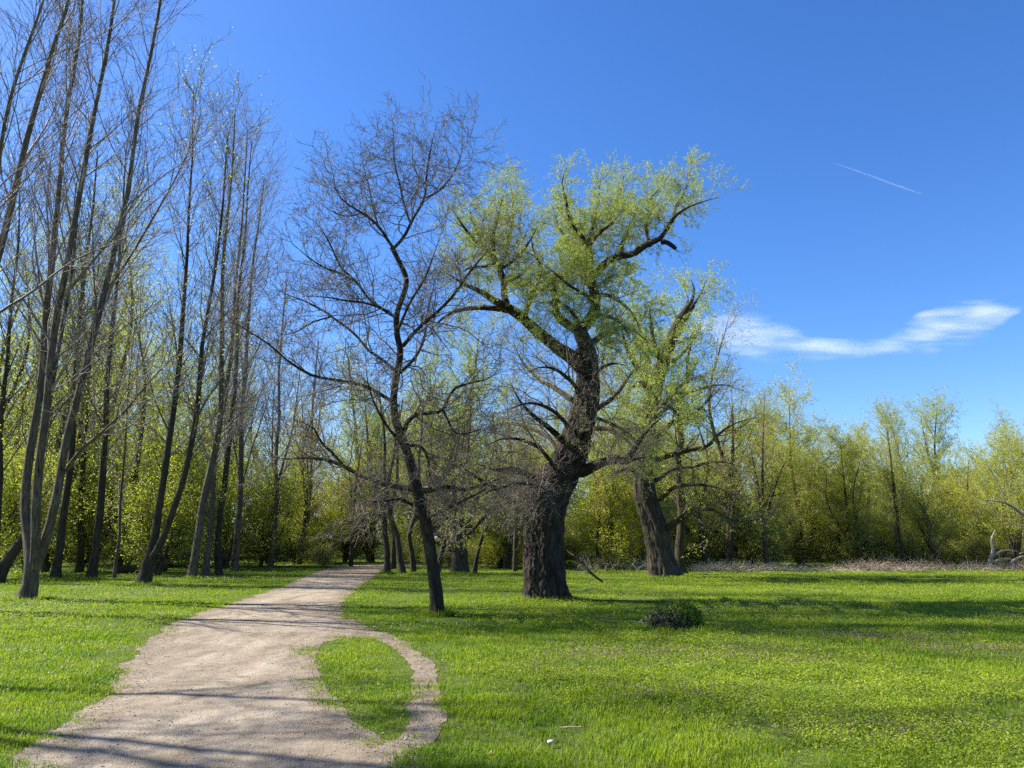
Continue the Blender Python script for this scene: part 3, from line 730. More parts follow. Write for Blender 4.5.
wl_limb([(488, 251, -.1, 4.6), (474, 240, -.5, 4), (462, 224, -.8, 3), (452, 208, -1, 2)], WIL, WLEAF)
wl_limb([(501, 268, -.3, 5), (508, 245, .4, 4.4), (512, 222, .9, 3.6), (512, 200, 1.2, 2.6), (508, 182, 1.4, 1.6)], WIL, WLEAF)
wl_limb([(495, 258, -.3, 4.5), (494, 236, -.9, 4), (498, 214, -1.3, 3), (503, 192, -1.6, 1.8)], WIL, WLEAF)
wl_limb([(524, 320, -.4, 7), (530, 302, -.7, 6), (538, 286, -1, 5), (542, 270, -1.2, 4), (534, 252, -1.4, 3), (530, 234, -1.5, 2)], BARE1, [dict(per=3.5, l=(.05, .09), w=.28, droop=.1, spread=.03)])
wl_limb([(587, 350, 0, 21), (580, 332, 0, 18), (577, 318, 0, 14)], BARE1[:1] + WIL[1:], WTHIN)
wl_limb([(577, 330, 0, 13), (566, 322, .3, 11), (557, 312, .5, 10), (556, 296, .7, 9), (554, 282, .9, 8), (562, 274, 1.1, 6), (578, 270, 1.4, 4), (592, 262, 1.6, 2.5)], WIL, WLEAF)
wl_limb([(580, 330, 0, 15), (588, 322, 0, 14.5), (595, 312, 0, 14), (595, 294, 0, 13), (592, 275, 0, 11), (591, 260, 0, 9), (590, 240, .1, 7), (594, 220, .2, 5), (600, 198, .3, 3.5), (598, 178, .3, 2)], WIL, WLEAF)
wl_limb([(592, 262, 0, 8), (585, 240, -.4, 6), (573, 220, -.7, 5), (566, 198, -.9, 3.6), (562, 180, -1, 2.4), (566, 168, -1, 1.4)], WIL, WLEAF)
wl_limb([(593, 240, .1, 5), (606, 222, .8, 4.4), (616, 204, 1.2, 3.6), (622, 184, 1.5, 2.6), (624, 168, 1.6, 1.6)], WIL, WLEAF)
wl_limb([(594, 285, 0, 8), (582, 266, .9, 6.5), (572, 246, 1.5, 5), (560, 226, 1.9, 3.6), (552, 206, 2.2, 2.2)], WIL, WLEAF)
wl_limb([(594, 276, 0, 10), (606, 262, -.2, 9), (620, 255, -.4, 8.5), (634, 254, -.5, 8.2), (648, 246, -.6, 7.6), (660, 242, -.7, 7), (668, 232, -.8, 5.4), (674, 220, -.9, 4.5), (684, 210, -1, 3.4), (697, 204, -1.1, 2.6), (718, 198, -1.2, 1.2)], WIL, WLEAF)
wl_limb([(661, 242, -.7, 6.5), (668, 243, -.7, 6), (675, 250, -.7, 4.6)], [dict(dens=3, t0=.3, ang=(20, 60), ln=(.4, 1.1), wig=.25, up=.02, n=7, rr=.4, rmin=.006)] + WIL[1:], WTHIN, cap=True)
wl_limb([(672, 222, -.8, 4), (676, 206, -.3, 3.4), (684, 192, .1, 2.6), (690, 178, .3, 1.6)], WIL, WLEAF)
wl_limb([(650, 246, -.6, 4.6), (646, 226, -.1, 4), (650, 208, .3, 3), (660, 192, .6, 2), (672, 180, .8, 1.2)], WIL, WLEAF)
wl_limb([(620, 256, -.4, 5), (622, 240, .2, 4.4), (630, 224, .6, 3.4), (640, 208, .9, 2)], WIL, WLEAF)
wl_limb([(590, 300, 0, 7), (604, 296, -.8, 6), (616, 300, -1.5, 4.6), (630, 312, -2.0, 3.2), (640, 330, -2.4, 1.8)], BARE1, WLEAF[:1])
wl_limb([(588, 345, 0, 9), (602, 335, .8, 7), (618, 326, 1.4, 5), (634, 330, 2, 3.6), (650, 344, 2.4, 2)], BARE1, WLEAF[:1])
wl_limb([(594, 300, 0, 5), (580, 290, -1, 4), (566, 282, -1.8, 3.2), (552, 270, -2.4, 2.2), (540, 262, -2.8, 1.2)], WIL, WLEAF)
wl_limb([(594, 290, 0, 5), (606, 280, 1, 4), (618, 276, 1.8, 3), (630, 276, 2.4, 1.6)], WIL, WLEAF)
wl_limb([(590, 250, 0, 5), (578, 238, 1.2, 4), (568, 224, 2.0, 3), (560, 212, 2.6, 1.6)], WIL, WLEAF)
wl_limb([(572, 300, .5, 5), (560, 292, -.6, 4), (546, 288, -1.4, 3), (532, 284, -2, 1.6)], WIL, WLEAF)
wl_limb([(590, 245, 0, 5), (600, 232, -1.2, 4), (612, 222, -2, 3), (622, 210, -2.6, 1.6)], WIL, WLEAF)
wl_limb([(500, 270, -.3, 4), (516, 258, -1, 3.4), (528, 244, -1.6, 2.6), (538, 226, -2, 1.4)], WIL, WLEAF)
wl_limb([(490, 252, -.1, 4), (476, 256, .7, 3.4), (462, 262, 1.3, 2.4), (448, 262, 1.7, 1.2)], WIL, WLEAF)
wl_limb([(497, 262, -.3, 4), (484, 268, -1.2, 3.4), (470, 268, -2, 2.4), (456, 276, -2.6, 1.2)], BARE1, WLEAF[:1])
wl_limb([(503, 285, -.4, 4), (520, 276, 1.0, 3.4), (534, 262, 1.8, 2.4), (544, 244, 2.3, 1.2)], WIL, WLEAF)
wl_limb([(578, 320, 0, 5), (566, 308, -1.4, 4), (556, 300, -2.4, 3), (548, 308, -3.2, 1.4)], BARE1, WLEAF[:1])
wl_limb([(588, 318, 0, 5), (604, 316, -1.2, 4), (618, 322, -2.2, 3), (630, 336, -3, 1.4)], BARE1, WLEAF[:1])
wl_limb([(581, 472, -.2, 17), (596, 463, -.6, 12), (608, 457, -.8, 10.5), (622, 456, -1, 9), (632, 447, -1.2, 7), (640, 436, -1.3, 5), (652, 424, -1.4, 3.4), (668, 412, -1.5, 1.8)], BARE1, WTHIN, twig=TWIG_RED)
wl_limb([(616, 457, -.9, 7), (626, 465, -1.2, 5), (636, 462, -1.5, 3.4), (652, 456, -1.8, 1.8)], BARE1, WTHIN, twig=TWIG_RED)
wl_limb([(581, 418, 0, 9), (596, 408, .9, 7.4), (612, 396, 1.7, 5.6), (626, 378, 2.4, 4), (640, 362, 2.9, 2)], BARE1, WTHIN, twig=TWIG_RED)
wl_limb([(562, 440, 0, 9), (548, 428, -.6, 7), (534, 418, -1.1, 5.4), (520, 402, -1.5, 4), (510, 380, -1.8, 2.2)], BARE1, WTHIN, twig=TWIG_RED)
wl_limb([(572, 400, 0, 8), (556, 388, 1, 6), (540, 380, 1.8, 4.6), (522, 362, 2.4, 3), (512, 340, 2.8, 1.6)], BARE1, WTHIN, twig=TWIG_RED)
wl_limb([(536, 505, 0, 14), (518, 502, .2, 11), (502, 505, .4, 9), (488, 516, .6, 7), (474, 528, .8, 5), (460, 538, 1, 2.6)], BARE1, WTHIN, twig=TWIG_RED)
wl_limb([(512, 503, .3, 8), (498, 490, 0, 6), (484, 482, -.3, 4.6), (466, 470, -.5, 3), (452, 452, -.7, 1.6)], BARE1, WTHIN, twig=TWIG_RED)
wl_limb([(545, 488, -.3, 10), (528, 474, -.9, 8), (512, 468, -1.4, 6), (494, 470, -1.8, 4.4), (474, 464, -2.2, 2.4)], BARE1, None, leaf_m=None, twig=TWIG_RED)

BROWN = [dict(BARE1[0], dens=5.5, ln=(.6, 2.0), up=-.01), dict(BARE1[1], dens=7, ln=(.3, 1.0), up=-.02), dict(BARE1[2], dens=9, ln=(.15, .5), up=-.03)]
for c_ in ([(556, 470, -.5, 6), (540, 452, -1.4, 5), (522, 440, -2.2, 4), (504, 438, -3, 2.6), (486, 446, -3.6, 1.4)],
           [(570, 430, -.4, 6), (556, 412, -1.4, 5), (540, 404, -2.2, 4), (520, 404, -2.8, 2.6), (500, 412, -3.2, 1.4)],
           [(562, 455, .4, 6), (544, 436, 1.4, 5), (524, 426, 2.2, 4), (502, 424, 3, 2.6), (480, 432, 3.6, 1.4)],
           [(580, 425, .4, 6), (594, 420, 1.4, 5), (610, 424, 2.2, 4), (628, 434, 3, 2.4), (644, 450, 3.4, 1.2)],
           [(580, 432, -.4, 6), (596, 428, -1.4, 5), (614, 430, -2.2, 4), (630, 442, -2.8, 2.4), (642, 462, -3.2, 1.2)],
           [(584, 400, -.4, 6), (572, 384, -1.4, 5), (556, 372, -2.2, 4), (538, 368, -2.8, 2.4), (520, 376, -3.2, 1.2)],
           [(548, 498, -.5, 6), (530, 486, -1.4, 5), (512, 484, -2.2, 4), (492, 490, -2.9, 2.6), (474, 504, -3.4, 1.4)],
           [(586, 385, -.4, 5), (598, 372, -1.4, 4), (612, 364, -2.2, 3), (628, 366, -2.8, 1.4)]):
    wl_limb(c_, BROWN, [dict(per=1.2, l=(.03, .06), w=.3, spread=.03)], twig=TWIG_RED)
# ------------------------------------------------------------------ the broken willow behind it
D = depth(577)
rng = np.random.default_rng(303)
p0 = W(664, 577, D); p0[2] = 0
bw = thing('willow_tree', 'storm-broken willow with pale split trunk and upright snapped stub at the meadow edge', 'tree', p0)
C = px_line([(665, 579, 0, 37), (661, 560, 0, 31), (656, 535, 0, 29), (650, 510, 0, 27), (645, 488, 0, 25), (643, 462, 0, 21), (648, 430, 0, 19), (653, 400, 0, 18), (660, 370, 0, 16), (666, 350, 0, 16), (674, 332, 0, 14), (683, 316, 0, 12), (690, 305, 0, 11)], D)
C[0, 2] = -.15
S = resample(C, 220); P, R = gnarl(S[:, :3], S[:, 3] * .1, .03, rng, 26), S[:, 3]
ns = 110; a = np.arange(ns) / ns; h = (P[:, 2] - P[0, 2])[:, None]; aa = a[None] + .02 * np.sin(h * .8) + .035 * (vnoise(h * 3, 0 * h, 15) - .5) + .02 * (vnoise(h * 9, 0 * h, 17) - .5)
dn = 1 + .20 * (rid(6, .18, 11) - .5) + .15 * (rid(18, .8, 12) - .5) + .12 * (rid(40, 2.4, 13) - .5) + .08 * (vnoise(aa * 3, h * .4 + 0 * aa, 16, 3) - .5)
dn += np.exp(-h / .4) * (.15 + .2 * np.cos(2 * np.pi * (aa * 5 + .1)))
mb = MB(); mb.tubes(P, R, ns, dn[None], cap=True); mb.build('trunk', BARK_OLD, bw, bark=True)
BW = [dict(dens=3.4, t0=.15, ang=(25, 65), ln=(.9, 2.2), taper=.2, wig=.18, up=.08, n=9, rr=.45, rmin=.009, grow=.013),
      dict(dens=4.6, t0=.12, ang=(25, 60), ln=(.5, 1.3), taper=.25, wig=.16, up=.02, n=7, rr=.55, rmin=.005, grow=.010),
      dict(dens=6.5, t0=.10, ang=(20, 55), ln=(.25, .7), taper=.2, wig=.14, up=-.05, n=4, rr=.55, rmin=.0035, grow=.008)]
BLEAF = [dict(per=11, l=(.07, .13), w=.32, droop=.15, spread=.05), dict(per=7, l=(.07, .12), w=.3, droop=.1, spread=.1)]
spray(bw, P[75:], R[75:], [dict(dens=3.6, t0=.0, ang=(35, 75), ln=(.7, 2.0), taper=.15, wig=.2, up=.06, n=9, rr=.2, rmin=.008)] + BW[1:], rng, TWIG_WILLOW, LEAF_WILLOW, BLEAF)
kw = dict(levels=BW, leaf=BLEAF, parent=bw, D_=D, bark=BARK_OLD)
wl_limb([(688, 308, 0, 6), (693, 298, .3, 4), (694, 288, .4, 2.6), (690, 278, .5, 1.4)], **kw)
wl_limb([(684, 316, 0, 5), (694, 304, -.4, 3.6), (702, 292, -.6, 2.2), (706, 280, -.7, 1.2)], **kw)
wl_limb([(656, 390, 0, 10), (640, 370, -.8, 7), (628, 350, -1.4, 5), (622, 330, -1.8, 3), (624, 312, -2, 1.6)], **kw)
wl_limb([(650, 420, 0, 10), (632, 408, .8, 7), (616, 396, 1.5, 5), (604, 378, 2, 3), (598, 358, 2.4, 1.6)], **kw)
for c_ in ([(648, 440, -.6, 7), (640, 430, -2, 5.4), (630, 428, -3, 4), (622, 440, -3.8, 2)], [(650, 420, -.6, 7), (660, 408, -2, 5.4), (672, 410, -3, 4), (682, 424, -3.8, 2)], [(646, 470, -.6, 6), (636, 458, -2, 5), (622, 456, -3, 4), (610, 466, -3.8, 2)], [(652, 400, -.6, 6), (646, 388, -2, 5), (636, 384, -3, 4), (628, 394, -3.8, 2)]):
    wl_limb(c_, **kw)
wl_limb([(646, 450, 0, 9), (630, 436, -1, 7), (616, 430, -1.8, 5), (600, 428, -2.4, 2)], **kw)
wl_limb([(652, 410, 0, 9), (668, 398, -1.2, 7), (684, 384, -2, 5), (702, 374, -2.6, 2)], **kw)
wl_limb([(655, 395, 0, 9), (650, 372, 1.6, 7), (644, 350, 2.6, 5), (640, 326, 3.2, 2)], **kw)
wl_limb([(662, 365, 0, 8), (655, 345, -1.6, 6), (650, 322, -2.4, 4), (652, 300, -3, 1.6)], **kw)
wl_limb([(658, 376, 0, 9), (672, 362, 1, 6), (686, 350, 1.8, 4), (698, 334, 2.4, 2)], **kw)
wl_limb([(668, 528, -.4, 9), (682, 517, -.8, 7), (696, 511, -1, 5.6), (713, 510, -1.2, 4.6), (728, 518, -1.4, 3.6), (744, 521, -1.6, 2.6), (764, 518, -1.8, 1.8)], [dict(dens=4.2, t0=.1, ang=(30, 75), ln=(.8, 2.3), taper=.25, wig=.24, up=.06, n=9, rr=.45, rmin=.009)] + BW[1:], [dict(per=3.5, l=(.07, .12), w=.32, spread=.05)], LEAF_OLIVE, TWIG_DARK, parent=bw, D_=D, bark=BARK_DARK)
wl_limb([(652, 462, -.4, 8), (672, 454, -.8, 6.4), (690, 450, -1, 5.2), (706, 447, -1.2, 4.4), (720, 434, -1.4, 3.4), (735, 425, -1.6, 2.4), (756, 418, -1.8, 1.6)], [dict(dens=4.2, t0=.1, ang=(30, 75), ln=(.8, 2.3), taper=.25, wig=.22, up=.06, n=9, rr=.45, rmin=.009)] + BW[1:], [dict(per=4.5, l=(.07, .12), w=.32, spread=.05)], LEAF_OLIVE, TWIG_DARK, parent=bw, D_=D, bark=BARK_DARK)
wl_limb([(646, 480, -.3, 9), (632, 470, -1.2, 6), (618, 472, -2, 4), (604, 482, -2.6, 2)], levels=BW, leaf=[dict(per=1.5, l=(.07, .12), w=.32, spread=.05)], leaf_m=LEAF_OLIVE, twig=TWIG_DARK, parent=bw, D_=D, bark=BARK_OLD)
for c_ in ([(660, 500, -.5, 6), (674, 490, -1.4, 5), (692, 484, -2.2, 4), (714, 486, -2.9, 2.8), (736, 496, -3.4, 1.4)],
           [(656, 480, .5, 6), (672, 470, 1.4, 5), (692, 466, 2.2, 4), (716, 462, 2.9, 2.8), (742, 466, 3.4, 1.4)],
           [(652, 440, -.5, 6), (668, 424, -1.6, 5), (688, 414, -2.6, 4), (710, 400, -3.4, 2.8), (728, 380, -4, 1.4)],
           [(654, 420, .5, 6), (674, 402, 1.6, 5), (696, 390, 2.6, 4), (720, 386, 3.4, 2.6), (744, 390, 4, 1.4)]):
    wl_limb(c_, BROWN, [dict(per=1.6, l=(.05, .09), w=.35, spread=.04)], leaf_m=LEAF_OLIVE, twig=TWIG_DARK, parent=bw, D_=D, bark=BARK_DARK)
D2 = depth(574.5)
hero('ivy_tree', 'slim upright trunk growing close behind the broken willow', 'tree', (681, 574), D2,
     [(681, 575, 0, 15), (679, 550, 0, 11), (681, 520, 0, 10), (679, 490, 0, 10), (681, 455, 0, 9), (679, 420, 0, 7), (684, 385, 0, 5), (690, 350, 0, 3), (700, 325, 0, 1.2)], [], BARK_DARK, TWIG_DARK, 304, [],
     LEAF_OLIVE, [dict(per=5, l=(.08, .14), w=.4, spread=.05)], [dict(dens=2.6, t0=.2, ang=(35, 75), ln=(.7, 2.2), taper=.3, wig=.15, up=.08, n=8, rr=.35, rmin=.008)] + BW[1:], amp=.03)

# ------------------------------------------------------------------ tall trees of the wood along the left of the path
POP = [dict(dens=2.6, t0=.20, ang=(18, 48), ln=(2.0, 5.2), taper=.45, wig=.07, up=.06, n=12, rr=.45, rmin=.015, grow=.009),
       dict(dens=3.0, t0=.12, ang=(20, 50), ln=(.7, 2.0), taper=.35, wig=.08, up=.05, n=8, rr=.5, rmin=.0085, grow=.008),
       dict(dens=4.4, t0=.12, ang=(18, 48), ln=(.25, .9), taper=.3, wig=.10, up=.05, n=5, rr=.55, rmin=.006, grow=.008)]
LFY = [dict(per=1.1, l=(.07, .12), w=.45, spread=.05, droop=.15)]
def stems_tree(name, label, base, D, stems, seed, bark=BARK_GREY, twig=TWIG_GREY, levels=POP, leaf_m=None, leaf=None, group='tall slender trees along the left of the path', upper=.0):
    """A tree whose one or more stems rise from one foot; each further stem is a limb."""
    rng = np.random.default_rng(seed)
    p0 = W(base[0], base[1], D); p0[2] = 0
    root = thing(name, label, 'tree', p0, group)
    for k, c in enumerate(stems):
        C = px_line([(a, b, e, w * float(np.interp(b, [150, 500], [.6, .80]))) for a, b, e, w in c], D)
        if k == 0: C[0, 2] = -.12
        n = int(np.clip(np.linalg.norm(np.diff(C[:, :3], axis=0), axis=1).sum() / .3, 12, 120))
        S = resample(C, n); P = gnarl(S[:, :3], S[:, 3], .035, rng, 8); R = S[:, 3].copy()
        if k == 0: R *= 1 + .4 * np.exp(-(P[:, 2] - P[0, 2]) / .35)
        ns = 16; a = np.arange(ns) / ns; h = P[:, 2:3]
        dn = 1 + .14 * (vnoise(a[None] * 5 + 0 * h, h * .9 + 0 * a[None], seed + k, 5) - .5)
        mb = MB(); mb.tubes(P, R, ns if R[0] > .06 else 8, dn[None][:, :, :ns if R[0] > .06 else 8])
        st = mb.build('trunk' if k == 0 else 'limb', bark, root, bark=True)
        spray(root if k == 0 else st, P, R, levels, rng, twig, leaf_m, leaf)
    return root
D = depth(601)
stems_tree('ash_tree', 'large bare ash forking low into three tall stems at the left edge', (26, 601), D, [
    [(24, 602, 0, 25), (31, 585, 0, 22), (33, 560, 0, 20), (30, 530, .2, 15), (27, 485, .4, 13.5), (31, 430, .5, 12.5), (38, 384, .6, 12), (45, 310, .7, 12), (54, 250, .8, 10.5), (62, 150, .9, 8.5), (76, 50, 1, 7), (84, -50, 1.1, 5), (92, -170, 1.1, 2.5)],
    [(34, 572, 0, 15), (36, 545, -.2, 14), (37, 505, -.3, 13), (41, 460, -.4, 12.5), (50, 404, -.5, 12), (61, 310, -.6, 11.5), (67, 280, -.7, 11), (87, 155, -.9, 9), (107, 50, -1, 7), (118, -40, -1.1, 5), (128, -160, -1.2, 2.5)],
    [(35, 570, 0, 15), (47, 538, 0, 14), (59, 494, 0, 13), (69, 440, .1, 12), (80, 394, .2, 11.5), (92, 345, .3, 11), (107, 280, .4, 10), (125, 180, .5, 8.5), (150, 65, .6, 6.5), (163, -5, .7, 5), (180, -110, .8, 2.5)],
    [(66, 470, 0, 7), (82, 450, -.8, 6), (103, 433, -1.5, 5), (125, 412, -2.2, 4), (150, 380, -2.8, 2.6), (176, 352, -3.2, 1.4)],
    [(107, 290, .4, 6), (130, 258, 1.2, 5), (150, 226, 1.8, 4), (178, 178, 2.4, 3), (205, 120, 3, 1.6)],
], 401)
stems_tree('ash_tree', 'bare ash leaning in over the left picture edge, trunk hidden below', (-70, 615), depth(612), [
    [(-72, 616, 0, 26), (-60, 540, 0, 22), (-45, 440, 0, 19), (-22, 340, 0, 16), (0, 258, 0, 13.5), (22, 150, 0, 11), (45, 65, 0, 8.5), (68, 0, 0, 6.5), (95, -90, 0, 3.5), (115, -170, 0, 1.6)],
    [(-30, 370, 0, 9), (-14, 250, -.8, 8), (0, 130, -1.4, 7), (18, 60, -1.8, 6), (44, -10, -2.2, 4), (70, -110, -2.6, 2)],
], 402)
stems_tree('ash_tree', 'thick dark leaning trunk sunk in shade behind the three-stemmed ash', (2, 584), depth(584), [
    [(-6, 585, 0, 22), (4, 566, 0, 17), (16, 548, 0, 15), (28, 530, 0, 12), (34, 505, 0, 10), (44, 440, 0, 9), (56, 360, 0, 7), (68, 280, 0, 5), (80, 200, 0, 2.5)],
    [(-5, 570, 0, 13), (-2, 540, .3, 11), (4, 490, .4, 9), (2, 420, .6, 8), (8, 340, .8, 6), (18, 250, 1, 4), (22, 180, 1, 2)],
], 403, BARK_DARK, TWIG_DARK, leaf_m=LEAF_SPRING, leaf=LFY)
row = [
    ('straight dark trunk second from the left, partly screened by spring leaves', 57, 580, [[(55, 581, 0, 16), (58, 560, 0, 13), (63, 532, 0, 12), (70, 470, 0, 10), (74, 400, 0, 9), (80, 320, 0, 7), (90, 230, 0, 5), (98, 150, 0, 2)]], 'dark', 1),
    ('slim dark trunk rising between the ash clump and the forked tree', 93, 579, [[(91, 580, 0, 15), (96, 545, 0, 12), (102, 492, 0, 11), (107, 437, 0, 9), (109, 380, 0, 8), (116, 300, 0, 6), (120, 220, 0, 4), (126, 150, 0, 2)]], 'dark', 1),
    ('forked dark tree whose two stems part just above the grass', 146, 585, [[(143, 587, 0, 21), (150, 562, 0, 18), (158, 533, 0, 12), (164, 495, 0, 11), (168, 458, 0, 10), (174, 400, 0, 9), (180, 333, 0, 8), (186, 260, 0, 6), (190, 170, 0, 4), (196, 90, 0, 2)],
        [(149, 562, 0, 12), (160, 545, -.3, 11), (174, 510, -.5, 10), (184, 480, -.6, 9), (194, 425, -.7, 8.5), (203, 360, -.8, 7.5), (210, 300, -.9, 6), (220, 220, -1, 4.5), (228, 140, -1, 2)]], 'dark', 1),
    ('tall trunk leaning right, first of the close group left of the path', 192, 578, [[(191, 579, 0, 13), (198, 540, 0, 12), (204, 500, 0, 11.5), (214, 450, 0, 10.5), (221, 410, 0, 9.5), (222, 340, 0, 8), (223, 260, 0, 6.5), (230, 180, 0, 4.5), (236, 110, 0, 2)]], 'grey', 0),
    ('lighter brown trunk, second of the close group left of the path', 205, 576, [[(205, 577, 0, 11), (208, 545, 0, 10), (212, 500, 0, 9.5), (218, 440, 0, 8), (228, 370, 0, 7), (236, 280, 0, 5), (244, 190, 0, 3), (248, 130, 0, 1.6)]], 'grey', 0),
    ('curving trunk, third of the close group left of the path', 219, 575, [[(219, 576, 0, 11), (217, 545, 0, 10.5), (219, 515, 0, 10), (226, 480, 0, 9), (231, 440, 0, 8), (236, 380, 0, 7), (238, 300, 0, 5.5), (246, 210, 0, 3.5), (252, 140, 0, 1.6)]], 'dark', 0),
    ('straight trunk with thin pale side shoots, last of the close group left of the path', 235, 572, [[(234, 573, 0, 11), (237, 540, 0, 10), (240, 508, 0, 9), (242, 465, 0, 8), (243, 410, 0, 7), (247, 330, 0, 5.5), (254, 250, 0, 4), (264, 180, 0, 2)],
        [(241, 480, 0, 3), (236, 455, .4, 2.6), (231, 430, .6, 2), (222, 400, .8, 1.2)], [(241, 490, 0, 3), (249, 460, -.4, 2.6), (258, 430, -.7, 2), (268, 396, -1, 1.2)]], 'grey', 0),
    ('lone slim trunk with a narrow bare crown where the grass verge ends', 271, 568, [[(270, 569, 0, 9), (273, 545, 0, 8), (275, 524, 0, 7.5), (278, 485, 0, 6.5), (278, 440, 0, 5.5), (280, 390, 0, 4.5), (283, 330, 0, 3), (286, 280, 0, 1.6)],
        [(277, 485, 0, 4), (286, 455, .3, 3.4), (294, 425, .5, 2.6), (298, 390, .7, 1.6), (302, 350, .8, 1)]], 'grey', 0),
    ('double-stemmed slim tree nearest the bend of the path on its left', 300, 563.5, [[(299, 564, 0, 7), (303, 545, 0, 6.5), (305, 524, 0, 6), (309, 485, 0, 5), (312, 430, 0, 4), (314, 380, 0, 3), (318, 340, 0, 1.6)],
        [(301, 562, 0, 5), (305, 535, -.5, 4.5), (309, 505, -.8, 4), (311, 470, -1, 3), (318, 430, -1.2, 2), (322, 390, -1.3, 1.2)]], 'grey', 0),
    ('thin pale sapling stem on the shaded verge left of the forked tree', 117, 578, [[(114, 579, 0, 5.5), (116, 560, 0, 4.6), (119, 540, 0, 4.2), (120, 500, 0, 3.6), (126, 440, 0, 3), (130, 380, 0, 2), (136, 320, 0, 1.2)]], 'grey', 1),
    ('dark straight stem far back between the ash clump and slim trunks', 80, 573, [[(79, 574, 0, 12), (81, 550, 0, 10), (82, 500, 0, 8), (86, 420, 0, 7), (92, 330, 0, 5), (100, 240, 0, 2)]], 'dark', 1),
]
for i, (lab, bx, by, st, kind, lf) in enumerate(row):
    stems_tree('ash_tree', lab, (bx, by), depth(by), st, 410 + i, BARK_DARK if kind == 'dark' else BARK_GREY, TWIG_DARK if kind == 'dark' and lf else TWIG_GREY,
               leaf_m=LEAF_SPRING if lf else None, leaf=LFY if lf else None)
# a neighbour of the row just outside the view on the left: its bare crown shades the near grass
rng = np.random.default_rng(5)
def shade_tree(x, y, hgt, seed, label, per=0, dens=1.2):
    rng = np.random.default_rng(seed)
    root = thing('ash_tree', label, 'tree', (x, y, 0), 'tall slender trees along the left of the path')
    for k in range(3):
        dx, dy = rng.normal(0, .09, 2)
        C = [(x, y, -.1, .13), (x + dx * hgt * .2, y + dy * hgt * .2, hgt * .25, .09), (x + dx * hgt * .6 + .2, y + dy * hgt * .6 - .2, hgt * .6, .05), (x + dx * hgt, y + dy * hgt, hgt, .02)]
        S = resample(C, 50); P = gnarl(S[:, :3], S[:, 3], .03, rng, 6); R = S[:, 3]
        mb = MB(); mb.tubes(P, R, 12); st = mb.build('trunk' if k == 0 else 'limb', BARK_GREY, root, bark=True)
        spray(root if k == 0 else st, P, R, [dict(POP[0], dens=dens, ang=(30, 65), t0=.48, ln=(1.2, 3.4), wig=.14), dict(POP[1], dens=1.2 * dens), dict(POP[2], dens=1.4 * dens)], rng, TWIG_GREY, LEAF_SPRING if per else None, [dict(per=per, l=(.05, .09), w=.6, spread=.06)])
shade_tree(-13.2, 10.0, 17.5, 512, 'ash standing left of the near verge, its crown shading the near grass', 10.0, 2.6)
# ------------------------------------------------------------------ the trees beyond: one of each build, then copies
def grown_tree(name, label, cat, loc, seed, H, CR, r0, stems=1, spread=.12, lean=(0, 0), t0=.2, l1=2.6, up1=.08, twig=TWIG_WILLOW, bark=BARK_DARK, leaf_m=LEAF_OLIVE, per=6, lsize=(.055, .10), lw=.5, dens=(3.4, 3.6, 5.2), ang1=(30, 70), group=None, droop=.1, l2=(.6, 1.5), l3=(.3, .8), shape=.45, rm=(.012, .007, .005)):
    rng = np.random.default_rng(seed)
    root = thing(name, label, cat, loc, group)
    P, R = [], []
    n = 24
    for k in range(stems):
        a = rng.uniform(0, 6.28) + k * 2.4; s = spread * rng.uniform(.5, 1.2) * (1 if stems > 1 else .5)
        hh = H * (1 if k == 0 else rng.uniform(.7, .97))
        d = np.array([math.cos(a) * s + lean[0], math.sin(a) * s + lean[1], 1.0])
        C = [(*(np.array(loc) + np.array([0, 0, -.15])), r0 * (1 if k == 0 else .75)), (*(np.array(loc) + d * hh * .3 + rng.normal(0, .02 * hh, 3) * [1, 1, 0]), r0 * .72), (*(np.array(loc) + d * [1.0, 1.0, 1] * hh * .65 + rng.normal(0, .04 * hh, 3) * [1, 1, 0]), r0 * .4), (*(np.array(loc) + d * [1.15, 1.15, 1] * hh), .012)]
        S = resample(C, n); P.append(gnarl(S[:, :3], S[:, 3], .02 * hh / 6, rng, 5)); R.append(S[:, 3])
    P, R = np.array(P), np.array(R)
    mb = MB(); mb.tubes(P, R, 10); mb.build('trunk', bark, root, bark=True)
    L1 = dict(dens=dens[0], t0=t0, ang=ang1, ln=(CR * .55, CR * 1.1), taper=shape, wig=.13, up=up1, n=9, rr=.5, rmin=rm[0], grow=.014)
    L2 = dict(dens=dens[1], t0=.12, ang=(25, 65), ln=l2, taper=.3, wig=.14, up=.04, n=6, rr=.55, rmin=rm[1], grow=.01)
    L3 = dict(dens=dens[2], t0=.1, ang=(25, 60), ln=l3, taper=.2, wig=.14, up=.0, n=4, rr=.55, rmin=rm[2], grow=.01)
    per = per * 2.3 if per else per
    lf = [dict(per=per, l=lsize, w=lw, droop=droop, spread=.07), dict(per=per * .6, l=lsize, w=lw, droop=droop, spread=.10)] if per else None
    spray(root, P, R, [L1, L2, L3], rng, twig, leaf_m if per else None, lf, sides=(5, 3, 3, 3))
    return root
def spot(px, D):
    p = W(px, 541, D); return (float(p[0]), float(p[1]), 0.0)
def top(py, D):
    return float(W(512, py, D)[2])

EDGE = 'trees along the far edge of the meadow'
LWOOD = 'young leafing trees in the wood left of the path'
MWOOD = 'trees beyond the bend of the path'
